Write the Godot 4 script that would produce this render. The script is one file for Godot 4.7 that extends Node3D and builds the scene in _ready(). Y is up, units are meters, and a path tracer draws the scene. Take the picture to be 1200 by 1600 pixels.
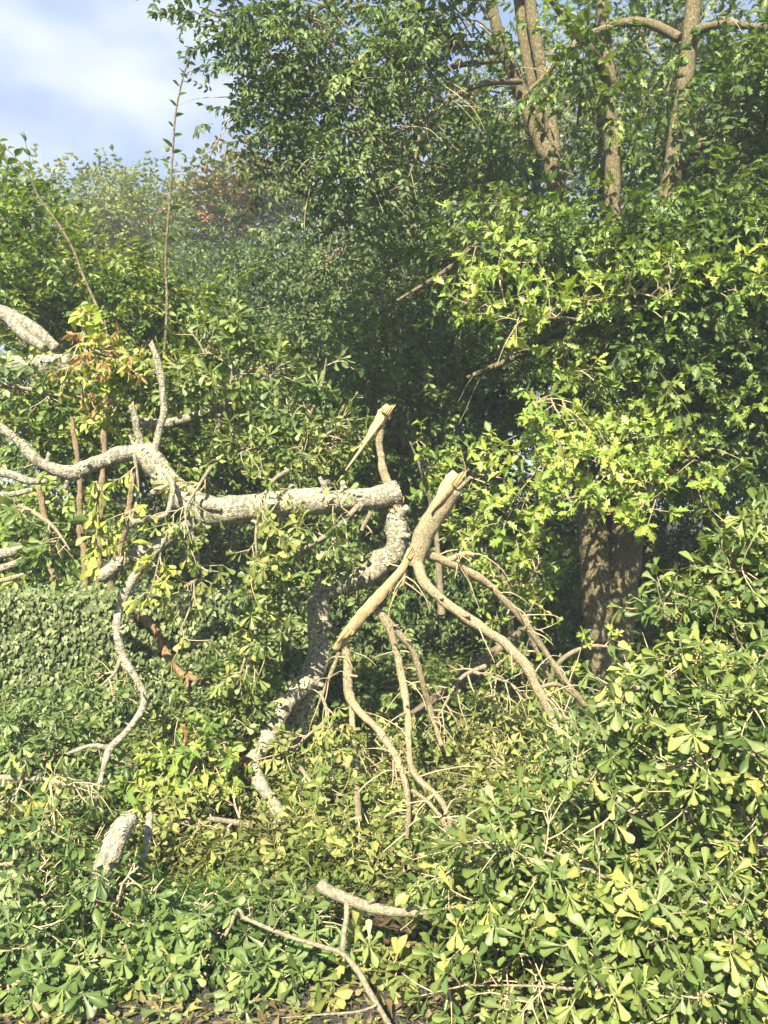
extends Node3D
# A storm-broken oak in a thicket: snapped lichen-covered limb, heaps of fallen leafy boughs, an ivy wall and big trees behind.

class Acc:                                          # collects triangles; normals follow from the clockwise winding
	var v := PackedVector3Array()
	var c := PackedColorArray()
	var ix := PackedInt32Array()
	func vert(p: Vector3, col: Color) -> int:
		v.append(p)
		c.append(col)
		return v.size() - 1
	func tri(a: int, b: int, d: int) -> void:
		ix.append(a)
		ix.append(b)
		ix.append(d)
	func quad(a: int, b: int, d: int, e: int) -> void:
		tri(a, b, d)
		tri(a, d, e)
	func mesh() -> ArrayMesh:
		var n := PackedVector3Array()
		n.resize(v.size())
		for k in range(0, ix.size(), 3):
			var a := v[ix[k]]
			var f := (v[ix[k + 2]] - a).cross(v[ix[k + 1]] - a)
			n[ix[k]] += f
			n[ix[k + 1]] += f
			n[ix[k + 2]] += f
		for k in n.size():
			n[k] = n[k].normalized() if n[k].length_squared() > 1e-20 else Vector3.UP
		var arr := []
		arr.resize(Mesh.ARRAY_MAX)
		arr[Mesh.ARRAY_VERTEX] = v
		arr[Mesh.ARRAY_NORMAL] = n
		arr[Mesh.ARRAY_COLOR] = c
		arr[Mesh.ARRAY_INDEX] = ix
		var m := ArrayMesh.new()
		m.add_surface_from_arrays(Mesh.PRIMITIVE_TRIANGLES, arr)
		return m

class LeafSet:                                      # leaves of one plant: place, colour number, brightness
	var xf: Array[Transform3D] = []
	var pal := PackedInt32Array()
	var gain := PackedFloat32Array()

var rng := RandomNumberGenerator.new()
var lump := FastNoiseLite.new()
var eye := Vector3(0, 1.55, 0)
var M := {}
var SP := {}                                        # leaf species
var taken := {}

func rf(a: float, b: float) -> float: return rng.randf_range(a, b)
func rdir() -> Vector3: return Vector3(rng.randfn(), rng.randfn(), rng.randfn()).normalized()

func numbered(called: String) -> String:
	var n: int = taken.get(called, 0)
	taken[called] = n + 1
	return called if n == 0 else "%s_%03d" % [called, n]

func thing(called: String, label: String, category: String, at: Vector3, group := "") -> Node3D:
	var o := Node3D.new()
	o.name = numbered(called)
	o.position = at
	o.set_meta("label", label)
	o.set_meta("category", category)
	if group:
		o.set_meta("group", group)
	add_child(o, true)
	rng.seed = hash(label)
	return o

func part(t: Node3D, called: String, mesh: Mesh, mat: Material, kind := "", n := 0) -> MeshInstance3D:
	var o := MeshInstance3D.new()
	o.name = called if n == 0 else "%s_%03d" % [called, n]
	o.mesh = mesh
	o.material_override = mat
	var up: Node = t
	while up is Node3D and up != self:              # meshes are made in the scene's metres
		o.position -= up.position
		up = up.get_parent()
	if kind:
		o.set_meta("kind", kind)
	t.add_child(o, true)
	return o

func scatter(t: Node3D, called: String, mesh: Mesh, mat: Material, xf: Array[Transform3D], cols: Array[Color]) -> MultiMeshInstance3D:
	var mm := MultiMesh.new()
	mm.transform_format = MultiMesh.TRANSFORM_3D
	mm.use_colors = true
	mm.mesh = mesh
	mm.instance_count = xf.size()
	for i in xf.size():
		mm.set_instance_transform(i, xf[i])
		mm.set_instance_color(i, cols[i])
	var o := MultiMeshInstance3D.new()
	o.name = called
	o.multimesh = mm
	o.material_override = mat
	o.set_meta("kind", "stuff")
	if t != self:
		o.position = -t.position
	t.add_child(o, true)
	return o

# ---------------------------------------------------------------- wood

func curve(pts: Array, step := 0.045) -> Array:     # Catmull-Rom through [x, y, z, r]; returns [Vector3 array, radii]
	var ps := PackedVector3Array()
	var rs := PackedFloat32Array()
	for k in pts.size() - 1:
		var a: Array = pts[max(k - 1, 0)]
		var b: Array = pts[k]
		var c: Array = pts[k + 1]
		var d: Array = pts[min(k + 2, pts.size() - 1)]
		var va := Vector3(a[0], a[1], a[2])
		var vb := Vector3(b[0], b[1], b[2])
		var vc := Vector3(c[0], c[1], c[2])
		var vd := Vector3(d[0], d[1], d[2])
		var n := maxi(2, int(vb.distance_to(vc) / step))
		for i in n:
			var u := float(i) / n
			ps.append(vb.cubic_interpolate(vc, va, vd, u))
			rs.append(lerpf(b[3], c[3], u))
	var e: Array = pts[-1]
	ps.append(Vector3(e[0], e[1], e[2]))
	rs.append(e[3])
	return [ps, rs]

func tube(acc: Acc, ps: PackedVector3Array, rs: PackedFloat32Array, sides: int, rough: float, col: Color, cap := true) -> void:
	var n := ps.size()
	var side := Vector3.ZERO
	var first := acc.v.size()
	for i in n:
		var tan := (ps[min(i + 1, n - 1)] - ps[max(i - 1, 0)]).normalized()
		if i == 0:
			side = tan.cross(Vector3.UP if absf(tan.y) < 0.9 else Vector3.RIGHT).normalized()
		side = (side - tan * side.dot(tan)).normalized()
		var other := tan.cross(side)
		var at := ps[i]
		var swell := 1.0 + rough * 1.1 * lump.get_noise_3d(at.x * 130, at.y * 130, at.z * 130 + 50) 
		if rough > 0.15 and i > 0 and i < n - 1:
			at += (side * lump.get_noise_3d(at.x * 110, at.y * 110, 7) + other * lump.get_noise_3d(at.y * 110, at.z * 110, 31)) * rs[i] * rough * 1.6
		for k in sides:
			var a := TAU * k / sides
			var dir := side * cos(a) + other * sin(a)
			var r := rs[i] * (swell if rough > 0.0 else 1.0)
			if rough > 0.0:
				var q := at + dir * r
				r *= 1.0 + rough * lump.get_noise_3d(q.x * 90, q.y * 90, q.z * 90) + rough * 0.7 * lump.get_noise_3d(q.x * 330, q.y * 330, q.z * 330)
			acc.vert(at + dir * r, col)
	for i in n - 1:
		for k in sides:
			var k2 := (k + 1) % sides
			acc.quad(first + i * sides + k, first + (i + 1) * sides + k, first + (i + 1) * sides + k2, first + i * sides + k2)
	if cap:
		for e in [0, n - 1]:
			var m := acc.vert(ps[e], col)
			for k in sides:
				var k2 := (k + 1) % sides
				if e == 0:
					acc.tri(m, first + k, first + k2)
				else:
					acc.tri(m, first + e * sides + k2, first + e * sides + k)

func limb_mesh(pts: Array, sides := 12, rough := 0.16) -> ArrayMesh:
	var acc := Acc.new()
	var c := curve(pts, clampf(pts[0][3] * 0.6, 0.012, 0.06))
	tube(acc, c[0], c[1], sides, rough, Color.WHITE)
	return acc.mesh()

func thin(acc: Acc, pts: Array, sides := 5) -> void:
	var c := curve(pts, 0.05)
	tube(acc, c[0], c[1], sides, 0.0, Color.WHITE)

func nubs(t: Node3D, lines: Array, each: int, mat: Material) -> void:
	# stubs of snapped side twigs and knots on the limbs
	var acc := Acc.new()
	for line in lines:
		var c := curve(line, 0.04)
		for k in each:
			var at := point_on(c, rf(0.05, 0.97))
			var p: Vector3 = at[0]
			var d: Vector3 = ((rdir() + Vector3.UP * 0.2).slide(at[1]).normalized() + at[1] * rf(-0.2, 0.6)).normalized()
			var rr: float = at[2]
			var q := p + d * rr * rf(1.15, 1.5)
			var e := q + d * rf(0.004, 0.05)
			var w := rr * rf(0.2, 0.42)
			thin(acc, [[p.x, p.y, p.z, w * 1.9], [q.x, q.y, q.z, w], [e.x, e.y, e.z, w * 0.75]], 7)
	part(t, "knots", acc.mesh(), mat, "stuff")

func splinter_mesh(at: Vector3, dir: Vector3, r: float, length: float, slant: Vector3, teeth := 15) -> ArrayMesh:
	# torn wood: a fan of tapering slivers, long on the side that slant points to
	var acc := Acc.new()
	dir = dir.normalized()
	var s := dir.cross(slant).normalized()
	var q := s.cross(dir).normalized()
	for k in teeth * 5:
		var a := rf(0, TAU)
		var rr := r * sqrt(rng.randf()) * 0.92
		var off := s * cos(a) * rr + q * sin(a) * rr
		var share := 0.5 + 0.5 * off.dot(q if q.dot(slant) > 0 else -q) / r
		var h := length * (0.1 + 0.9 * pow(share, 1.6)) * rf(0.5, 1.15)
		var wide := r * rf(0.07, 0.2)
		var thick := wide * 0.5
		var b := rf(0, TAU)
		var e1 := (s * cos(b) + q * sin(b))
		var e2 := dir.cross(e1)
		var c := Color(0.46, 0.35, 0.19) * rf(0.65, 1.2)
		var low := at + off - dir * r * 0.5
		var tip := at + off * 1.03 + dir * h
		var mid := low.lerp(tip, 0.72) + rdir() * r * 0.05
		var i0 := acc.v.size()
		for p in [low, mid]:
			for cc in [e1 * wide + e2 * thick * 0.3, e2 * thick, -e1 * wide, -e2 * thick]:
				acc.vert(p + cc * (1.0 if p == low else 0.8), c)
		var tp := acc.vert(tip, c)
		for j in 4:
			var j2 := (j + 1) % 4
			acc.quad(i0 + j, i0 + 4 + j, i0 + 4 + j2, i0 + j2)
			acc.tri(i0 + 4 + j, tp, i0 + 4 + j2)
	return acc.mesh()

func torn_face(edge: Array, thick: float, col: Color) -> ArrayMesh:
	# a slab of torn wood with ragged rim: edge = centre line [x, y, z, half-width], facing the way that it is widest to the front
	var acc := Acc.new()
	var c := curve(edge, 0.02)
	var ps: PackedVector3Array = c[0]
	var rs: PackedFloat32Array = c[1]
	for i in ps.size():
		var tan := (ps[min(i + 1, ps.size() - 1)] - ps[max(i - 1, 0)]).normalized()
		var s := tan.cross(Vector3(0.2, 0.15, 1)).normalized()
		var o := tan.cross(s).normalized() * thick
		var w := rs[i]
		var cc := col * rf(0.85, 1.12)
		acc.vert(ps[i] - s * w * rf(0.9, 1.1), cc)
		acc.vert(ps[i] - s * w * 0.4 + o * rf(0.6, 1.1), cc * rf(0.9, 1.1))
		acc.vert(ps[i] + s * w * 0.4 + o * rf(0.6, 1.1), cc * rf(0.9, 1.1))
		acc.vert(ps[i] + s * w * rf(0.9, 1.1), cc)
		acc.vert(ps[i] - o * 1.2, cc)
		if i > 0:
			var b := i * 5
			for k in 5:
				var k2 := (k + 1) % 5
				acc.quad(b - 5 + k, b - 5 + k2, b + k2, b + k)
	return acc.mesh()

func flake_mesh() -> ArrayMesh:
	var acc := Acc.new()
	var m := acc.vert(Vector3(0, 0, 0.05), Color(0.8, 0.8, 0.75))
	for k in 7:
		var a := TAU * k / 7
		acc.vert(Vector3(cos(a), sin(a), 0.28 + 0.3 * sin(k * 2.4)) * (0.75 + 0.35 * sin(k * 3.7)), Color.WHITE)
	for k in 7:
		acc.tri(m, 1 + (k + 1) % 7, 1 + k)
	return acc.mesh()

func lichen(t: Node3D, lines: Array, per_m: float, up_bias := 0.3) -> void:
	# crusts of pale lichen sitting on the bark of these limbs
	var xf: Array[Transform3D] = []
	var cols: Array[Color] = []
	for pts in lines:
		var c := curve(pts, 0.03)
		var ps: PackedVector3Array = c[0]
		var rs: PackedFloat32Array = c[1]
		for i in ps.size() - 1:
			var seg := ps[i].distance_to(ps[i + 1])
			var tan := (ps[i + 1] - ps[i]).normalized()
			var want := per_m * seg * clampf(rs[i] / 0.05, 0.3, 2.0)
			var cnt := int(want) + (1 if rng.randf() < want - int(want) else 0)
			for j in cnt:
				var d := (rdir() + Vector3.UP * up_bias).slide(tan).normalized()
				var p := ps[i].lerp(ps[i + 1], rng.randf()) + d * rs[i] * 0.99
				if lump.get_noise_3d(p.x * 55, p.y * 55, p.z * 55) < 0.02:
					continue
				var r := rf(0.004, 0.0125) * clampf(rs[i] / 0.05, 0.22, 1.2)
				var x := d.cross(rdir()).normalized()
				xf.append(Transform3D(Basis(x * r, d.cross(x) * r, d * r * rf(0.35, 0.9)), p))
				var g := rf(0.65, 1.1)
				cols.append(Color(0.50 * g, 0.49 * g, 0.34 * g) if rng.randf() < 0.8 else Color(0.38 * g, 0.33 * g, 0.21 * g))
	scatter(t, "lichen", M.flake, M.dry, xf, cols)

# ---------------------------------------------------------------- leaves

func leaf_into(acc: Acc, xf: Transform3D, ts: Array, ws: Array, lobes: Array, bend: float, fold: float, c: Color, twist := 0.0) -> void:
	var base := acc.v.size()
	for k in ts.size():
		var u: float = ts[k]
		var w: float = ws[k]
		var z := -bend * u * u
		var tw := twist * u
		var mid := Color(c.r * 1.35 + 0.02, c.g * 1.25 + 0.02, c.b * 1.2 + 0.005)
		acc.vert(xf * Vector3(0, u, z), mid)
		for s in [-1.0, 1.0]:
			var wav := 0.25 * w * sin(u * 9.0 + s * 1.3 + bend * 20.0)
			acc.vert(xf * Vector3(s * w, u + lobes[k], z + fold * w + tw * s * w + wav * 0.35), c)
	for k in ts.size() - 1:
		var b := base + k * 3
		acc.quad(b, b + 1, b + 4, b + 3)
		acc.quad(b, b + 3, b + 5, b + 2)

func species(called: String, ts: Array, ws: Array, lobes: Array, palette: Array, mat: Material) -> void:
	var s := {"ts": ts, "ws": ws, "lobes": lobes, "pal": palette, "mat": mat, "shape": [], "cache": {}, "sprays": []}
	for v in 4:
		s.shape.append([[0.06, 0.25, 0.0], [0.22, 0.45, 0.3], [-0.10, 0.2, -0.3], [0.38, 0.6, 0.15]][v])
	SP[called] = s

func leaf_mesh(s: Dictionary, v: int, pal: int) -> Mesh:   # pal -1: white, tinted per copy
	var key := v * 100 + pal
	if not s.cache.has(key):
		var acc := Acc.new()
		var h: Array = s.shape[v]
		leaf_into(acc, Transform3D(), s.ts, s.ws, s.lobes, h[0], h[1], Color(0.74, 0.78, 0.8) if pal < 0 else s.pal[pal], h[2])
		s.cache[key] = acc.mesh()
	return s.cache[key]

func leaf_frame(at: Vector3, dir: Vector3, up: Vector3, length: float) -> Transform3D:
	var x := dir.cross(up)
	x = x.normalized() if x.length() > 0.01 else dir.cross(Vector3.RIGHT).normalized()
	var z := x.cross(dir).normalized()
	return Transform3D(Basis(x * length, dir * length, z * length), at)

func rosette(ls: LeafSet, at: Vector3, axis: Vector3, n: int, length: float, droop: float, pal: int, npal: int) -> void:
	var s := axis.cross(rdir()).normalized()
	var o := axis.cross(s)
	var a0 := rf(0, TAU)
	for i in n:
		var a := a0 + i * 2.4 + rf(-0.3, 0.3)
		var open := rf(0.5, 1.35)
		var rad := s * cos(a) + o * sin(a)
		var dir := (axis * cos(open) + rad * sin(open) + Vector3.DOWN * droop * rf(0.4, 1.3)).normalized()
		var up := (axis * 0.9 + Vector3.UP * 0.6 - rad * 0.2 + rdir() * 0.35).normalized()
		var f := leaf_frame(at - axis * length * 0.35 * rng.randf(), dir, up, length * (rf(0.7, 1.2) if rng.randf() < 0.8 else rf(0.4, 0.7)))
		f.basis.x *= rf(0.78, 1.18)
		f.basis.z *= rf(0.3, 1.9) * (1.0 if rng.randf() < 0.82 else -1.0)
		ls.xf.append(f)
		ls.pal.append(pal if rng.randf() < 0.7 else rng.randi() % npal)
		ls.gain.append(rf(0.75, 1.2))

func twig(acc: Acc, ls: LeafSet, at: Vector3, dir: Vector3, length: float, leaf: float, n: int, droop: float, npal: int) -> void:
	var end := at + dir * length + Vector3.DOWN * droop * length * 0.25
	end.y = maxf(end.y, 0.03)
	var mid := at.lerp(end, 0.5) + rdir() * length * 0.08
	thin(acc, [[at.x, at.y, at.z, 0.0028], [mid.x, mid.y, mid.z, 0.0022], [end.x, end.y, end.z, 0.0012]], 4)
	var ax := (end - mid).normalized()
	var pal := rng.randi() % npal
	var along := n / 3
	for i in along:
		var u := 0.35 + 0.55 * i / maxf(along, 1)
		var p := at.lerp(mid, u * 2) if u < 0.5 else mid.lerp(end, u * 2 - 1)
		var side := ax.cross(rdir()).normalized()
		var d := (ax * 0.6 + side + Vector3.DOWN * droop).normalized()
		ls.xf.append(leaf_frame(p, d, (Vector3.UP + ax * 0.3 + rdir() * 0.4).normalized(), leaf * rf(0.55, 1.0)))
		ls.pal.append(pal)
		ls.gain.append(rf(0.75, 1.2))
	rosette(ls, end, ax, maxi(3, n - along + rng.randi_range(-2, 2)), leaf, droop, pal, npal)

func leaves_of(t: Node3D, ls: LeafSet, s: Dictionary, most: int) -> void:
	# the leaves that show largest become parts of their own, the rest one part
	var order := []
	for i in ls.xf.size():
		var rel := ls.xf[i].origin - eye
		var d := -rel.z
		var score := 0.0
		if d > 0.5 and absf(rel.x / d) < 0.47 and absf(rel.y / d) < 0.63:
			score = ls.xf[i].basis.y.length() / d * (0.5 + absf(ls.xf[i].basis.z.normalized().dot(rel.normalized()))) * exp(-0.9 * (d - (eye.z - t.position.z)))
		order.append([score, i])
	order.sort_custom(func(a, b): return a[0] > b[0])
	var rest: Array[Transform3D] = []
	var cols: Array[Color] = []
	var made := 0
	for e in order:
		var i: int = e[1]
		if made < most and e[0] > 0.0:
			var o := MeshInstance3D.new()
			o.name = "leaf" if made == 0 else "leaf_%03d" % made
			o.mesh = leaf_mesh(s, i % 4, ls.pal[i])
			o.material_override = s.mat
			o.transform = Transform3D(ls.xf[i].basis, ls.xf[i].origin - t.position)
			t.add_child(o)
			made += 1
		else:
			rest.append(ls.xf[i])
			var g := ls.gain[i] * 1.25
			var p: Color = s.pal[ls.pal[i]]
			cols.append(Color(p.r * g, p.g * g, p.b * g))
	for v in 2:                                     # two leaf shapes
		var some: Array[Transform3D] = []
		var tint: Array[Color] = []
		for i in range(v, rest.size(), 2):
			some.append(rest[i])
			tint.append(cols[i])
		if some.size():
			scatter(t, "foliage" if v == 0 else "foliage_001", leaf_mesh(s, v * 3, -1), s.mat, some, tint)

func point_on(c: Array, u: float) -> Array:         # [position, tangent, radius]
	var ps: PackedVector3Array = c[0]
	var i := clampi(int(u * (ps.size() - 1)), 0, ps.size() - 2)
	return [ps[i], (ps[i + 1] - ps[i]).normalized(), c[1][i]]

func grow(t: Node3D, ls: LeafSet, tw: Acc, spine: Array, o: Dictionary) -> void:
	# side shoots with twigs and leaves along a stem
	var c := curve(spine, 0.04)
	var s: Dictionary = SP[o.leaf]
	var npal: int = s.pal.size()
	for k in o.sides:
		var u: float = lerpf(o.get("from", 0.15), 1.0, (k + rng.randf()) / o.sides)
		var at := point_on(c, u)
		var tan: Vector3 = at[1]
		var out: Vector3 = (rdir() + o.get("pull", Vector3(0, 0.25, 0.25))).slide(tan).normalized()
		var d: Vector3 = (tan * rf(0.25, 0.8) + out).normalized()
		var l: float = o.side_len * rf(0.55, 1.15) * (1.0 - 0.35 * u)
		var p0: Vector3 = at[0]
		var p2: Vector3 = p0 + d * l + Vector3.DOWN * l * o.droop * 0.3
		p2.y = maxf(p2.y, 0.04)
		var p1 := p0.lerp(p2, 0.5) + rdir() * l * 0.09 + Vector3.UP * l * 0.06
		var r0: float = minf(at[2] * 0.55, 0.0065)
		thin(tw, [[p0.x, p0.y, p0.z, r0], [p1.x, p1.y, p1.z, r0 * 0.7], [p2.x, p2.y, p2.z, r0 * 0.4]], 5)
		var sc := curve([[p0.x, p0.y, p0.z, r0], [p1.x, p1.y, p1.z, r0], [p2.x, p2.y, p2.z, r0]], 0.03)
		for j in o.twigs:
			var q := point_on(sc, lerpf(0.3, 1.0, (j + rng.randf()) / o.twigs))
			var td: Vector3 = (q[1] * rf(0.4, 1.0) + (rdir() + o.get("pull", Vector3(0, 0.25, 0.25)) * 0.8).slide(q[1]).normalized() * 0.9).normalized()
			twig(tw, ls, q[0], td, o.twig_len * rf(0.6, 1.3), o.size * rf(0.85, 1.12), o.n, o.droop, npal)

func bough(called: String, label: String, category: String, group: String, lines: Array, o: Dictionary) -> Node3D:
	# a leafy branch lying or hanging where it fell: the first line is its stem, others fork from it
	var a: Array = lines[0][0]
	var t := thing(called, label, category, Vector3(a[0], a[1], a[2]), group)
	var ls := LeafSet.new()
	var tw := Acc.new()
	for i in lines.size():
		part(t, "stem" if i == 0 else "fork", limb_mesh(lines[i], 8, 0.12), M[o.get("bark", "twig_bark")], "", maxi(i - 1, 0))
		grow(t, ls, tw, lines[i], o)
	part(t, "twigs", tw.mesh(), M.twig, "stuff")
	leaves_of(t, ls, SP[o.leaf], o.get("parts", 100))
	return t

func make_sprays(called: String, length: float, leaf: float, n: int, seed_: int) -> void:
	# a shoot with its leaves, ready to be repeated through a crown
	var s: Dictionary = SP[called]
	rng.seed = seed_
	for v in 4:
		var acc := Acc.new()
		var tip := Vector3(rf(-0.1, 0.1), length, rf(-0.12, 0.0) * length)
		var c := curve([[0, 0, 0, 0.004], [rf(-0.04, 0.04) * length, length * 0.5, 0.04 * length, 0.003], [tip.x * length, tip.y, tip.z, 0.0015]], 0.08)
		tube(acc, c[0], c[1], 3, 0.0, Color(0.55, 0.4, 0.42), false)
		for k in n:
			var u := 0.12 + 0.88 * k / (n - 1.0)
			var at := point_on(c, u)
			var ax: Vector3 = at[1]
			var side := (Vector3.RIGHT * (1 if k % 2 else -1) + rdir() * 0.55).slide(ax).normalized()
			var d := (ax * rf(0.35, 1.1) + side * rf(0.6, 1.0) + Vector3(0, 0, -0.3)).normalized()
			if k > n - 5:
				d = (ax + rdir() * 0.85).normalized()
			var up := (Vector3(0, 0, 1) + rdir() * 0.5).normalized()
			var g := rf(0.7, 1.2)
			var f := leaf_frame(at[0], d, up, leaf * rf(0.7, 1.15))
			var h: Array = s.shape[rng.randi() % 4]
			leaf_into(acc, f, s.ts, s.ws, s.lobes, h[0], h[1], Color(0.74 * g, 0.78 * g, 0.8 * g), h[2])
		s.sprays.append(acc.mesh())

func crown(t: Node3D, called: String, sp: String, zones: Array, axis: Vector3, o := {}) -> void:
	# sprays in clumps through these ellipsoids [[centre, radii], clumps, sprays per clump]
	var s: Dictionary = SP[sp]
	var holder := Node3D.new()
	holder.name = called
	t.add_child(holder, true)
	var xf := [[], [], [], []]
	var cols := [[], [], [], []]
	var tw := Acc.new()
	var spread: float = o.get("spread", 0.3)
	for z in zones:
		var cen: Vector3 = z[0][0]
		var rad: Vector3 = z[0][1]
		for k in int(z[1]):
			var p := cen + rdir() * pow(rng.randf(), 0.45) * rad
			var out := (p - axis)
			out.y *= 0.35
			out = (out.normalized() + rdir() * 0.5).normalized()
			var pal: int = rng.randi() % s.pal.size()
			var q := p - out * rf(0.5, 0.9) * spread * 2.2 + Vector3.DOWN * 0.1
			if o.get("boughs", true):
				thin(tw, [[q.x, q.y, q.z, 0.009], [(p.x + q.x) / 2, (p.y + q.y) / 2 + 0.05, (p.z + q.z) / 2, 0.007], [p.x, p.y, p.z, 0.003]], 4)
			for j in int(z[2]):
				var at := p + Vector3(rng.randfn(), rng.randfn() * 0.6, rng.randfn()) * spread
				var d: Vector3 = (out * 0.8 + rdir() * 0.7 + Vector3.DOWN * o.get("droop", 0.2)).normalized()
				var f := leaf_frame(at, d, (Vector3.UP + rdir() * 0.45).normalized(), rf(0.75, 1.2) * o.get("scale", 1.0))
				var v := rng.randi() % 4
				xf[v].append(f)
				var c: Color = s.pal[pal if rng.randf() < 0.75 else rng.randi() % s.pal.size()]
				var g := rf(0.85, 1.3)
				cols[v].append(Color(c.r * g, c.g * g, c.b * g))
	if tw.v.size():
		var b := part(holder, "boughs", tw.mesh(), M.dark_bark, "stuff")
		b.position = -t.position
	for v in 4:
		var a: Array[Transform3D] = []
		var b: Array[Color] = []
		a.assign(xf[v])
		b.assign(cols[v])
		if a.size() == 0:
			continue
		var m := scatter(holder, "foliage" if v == 0 else "foliage_%03d" % v, s.sprays[v], s.mat, a, b)
		m.position = -t.position

func twiggy(t: Node3D, lines: Array, each: int, length: float, called := "bare_twigs") -> void:
	# long fine drooping twigs
	var acc := Acc.new()
	for line in lines:
		var c := curve(line, 0.05)
		for k in each:
			var at := point_on(c, rf(0.2, 1.0))
			var p: Vector3 = at[0]
			var d: Vector3 = (at[1] * 0.5 + rdir()).normalized()
			var pts := []
			var l := length * rf(0.5, 1.3)
			var n := 5
			for i in n:
				var u := float(i) / (n - 1)
				pts.append([p.x, p.y, p.z, lerpf(0.0045, 0.0014, u)])
				p += d * l / n
				d = (d + Vector3.DOWN * 0.28 + rdir() * 0.22).normalized()
			thin(acc, pts, 4)
	part(t, called, acc.mesh(), M.twig, "stuff")

# ---------------------------------------------------------------- materials

func noise(freq: float, seed_: int, octaves := 4, kind := FastNoiseLite.TYPE_SIMPLEX_SMOOTH) -> FastNoiseLite:
	var n := FastNoiseLite.new()
	n.noise_type = kind
	n.frequency = freq
	n.seed = seed_
	n.fractal_octaves = octaves
	return n

func ramp(stops: Array) -> Gradient:
	var g := Gradient.new()
	var off := PackedFloat32Array()
	var col := PackedColorArray()
	for s in stops:
		off.append(s[0])
		col.append(Color(s[1], s[2], s[3]).linear_to_srgb())
	g.offsets = off
	g.colors = col
	return g

func noise_tex(n: FastNoiseLite, g: Gradient, size := 512) -> NoiseTexture2D:
	var t := NoiseTexture2D.new()
	t.width = size
	t.height = size
	t.seamless = true
	t.noise = n
	if g:
		t.color_ramp = g
	return t

func bark(stops: Array, freq: float, scale: Vector3, relief: float, seed_: int, rough := 0.9) -> StandardMaterial3D:
	var m := StandardMaterial3D.new()
	m.albedo_texture = noise_tex(noise(freq, seed_, 5), ramp(stops))
	m.roughness = rough
	m.metallic_specular = 0.25
	m.uv1_triplanar = true
	m.uv1_world_triplanar = true
	m.uv1_scale = scale
	m.heightmap_enabled = true
	m.heightmap_texture = noise_tex(noise(freq * 2.2, seed_ + 7, 4), null)
	m.heightmap_scale = relief
	return m

func leaf_mat(rough: float, spec: float, back: Color) -> StandardMaterial3D:
	var m := StandardMaterial3D.new()
	m.vertex_color_use_as_albedo = true
	m.roughness = rough
	m.metallic_specular = spec
	m.cull_mode = BaseMaterial3D.CULL_DISABLED
	m.backlight_enabled = true
	m.backlight = back
	return m

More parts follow.
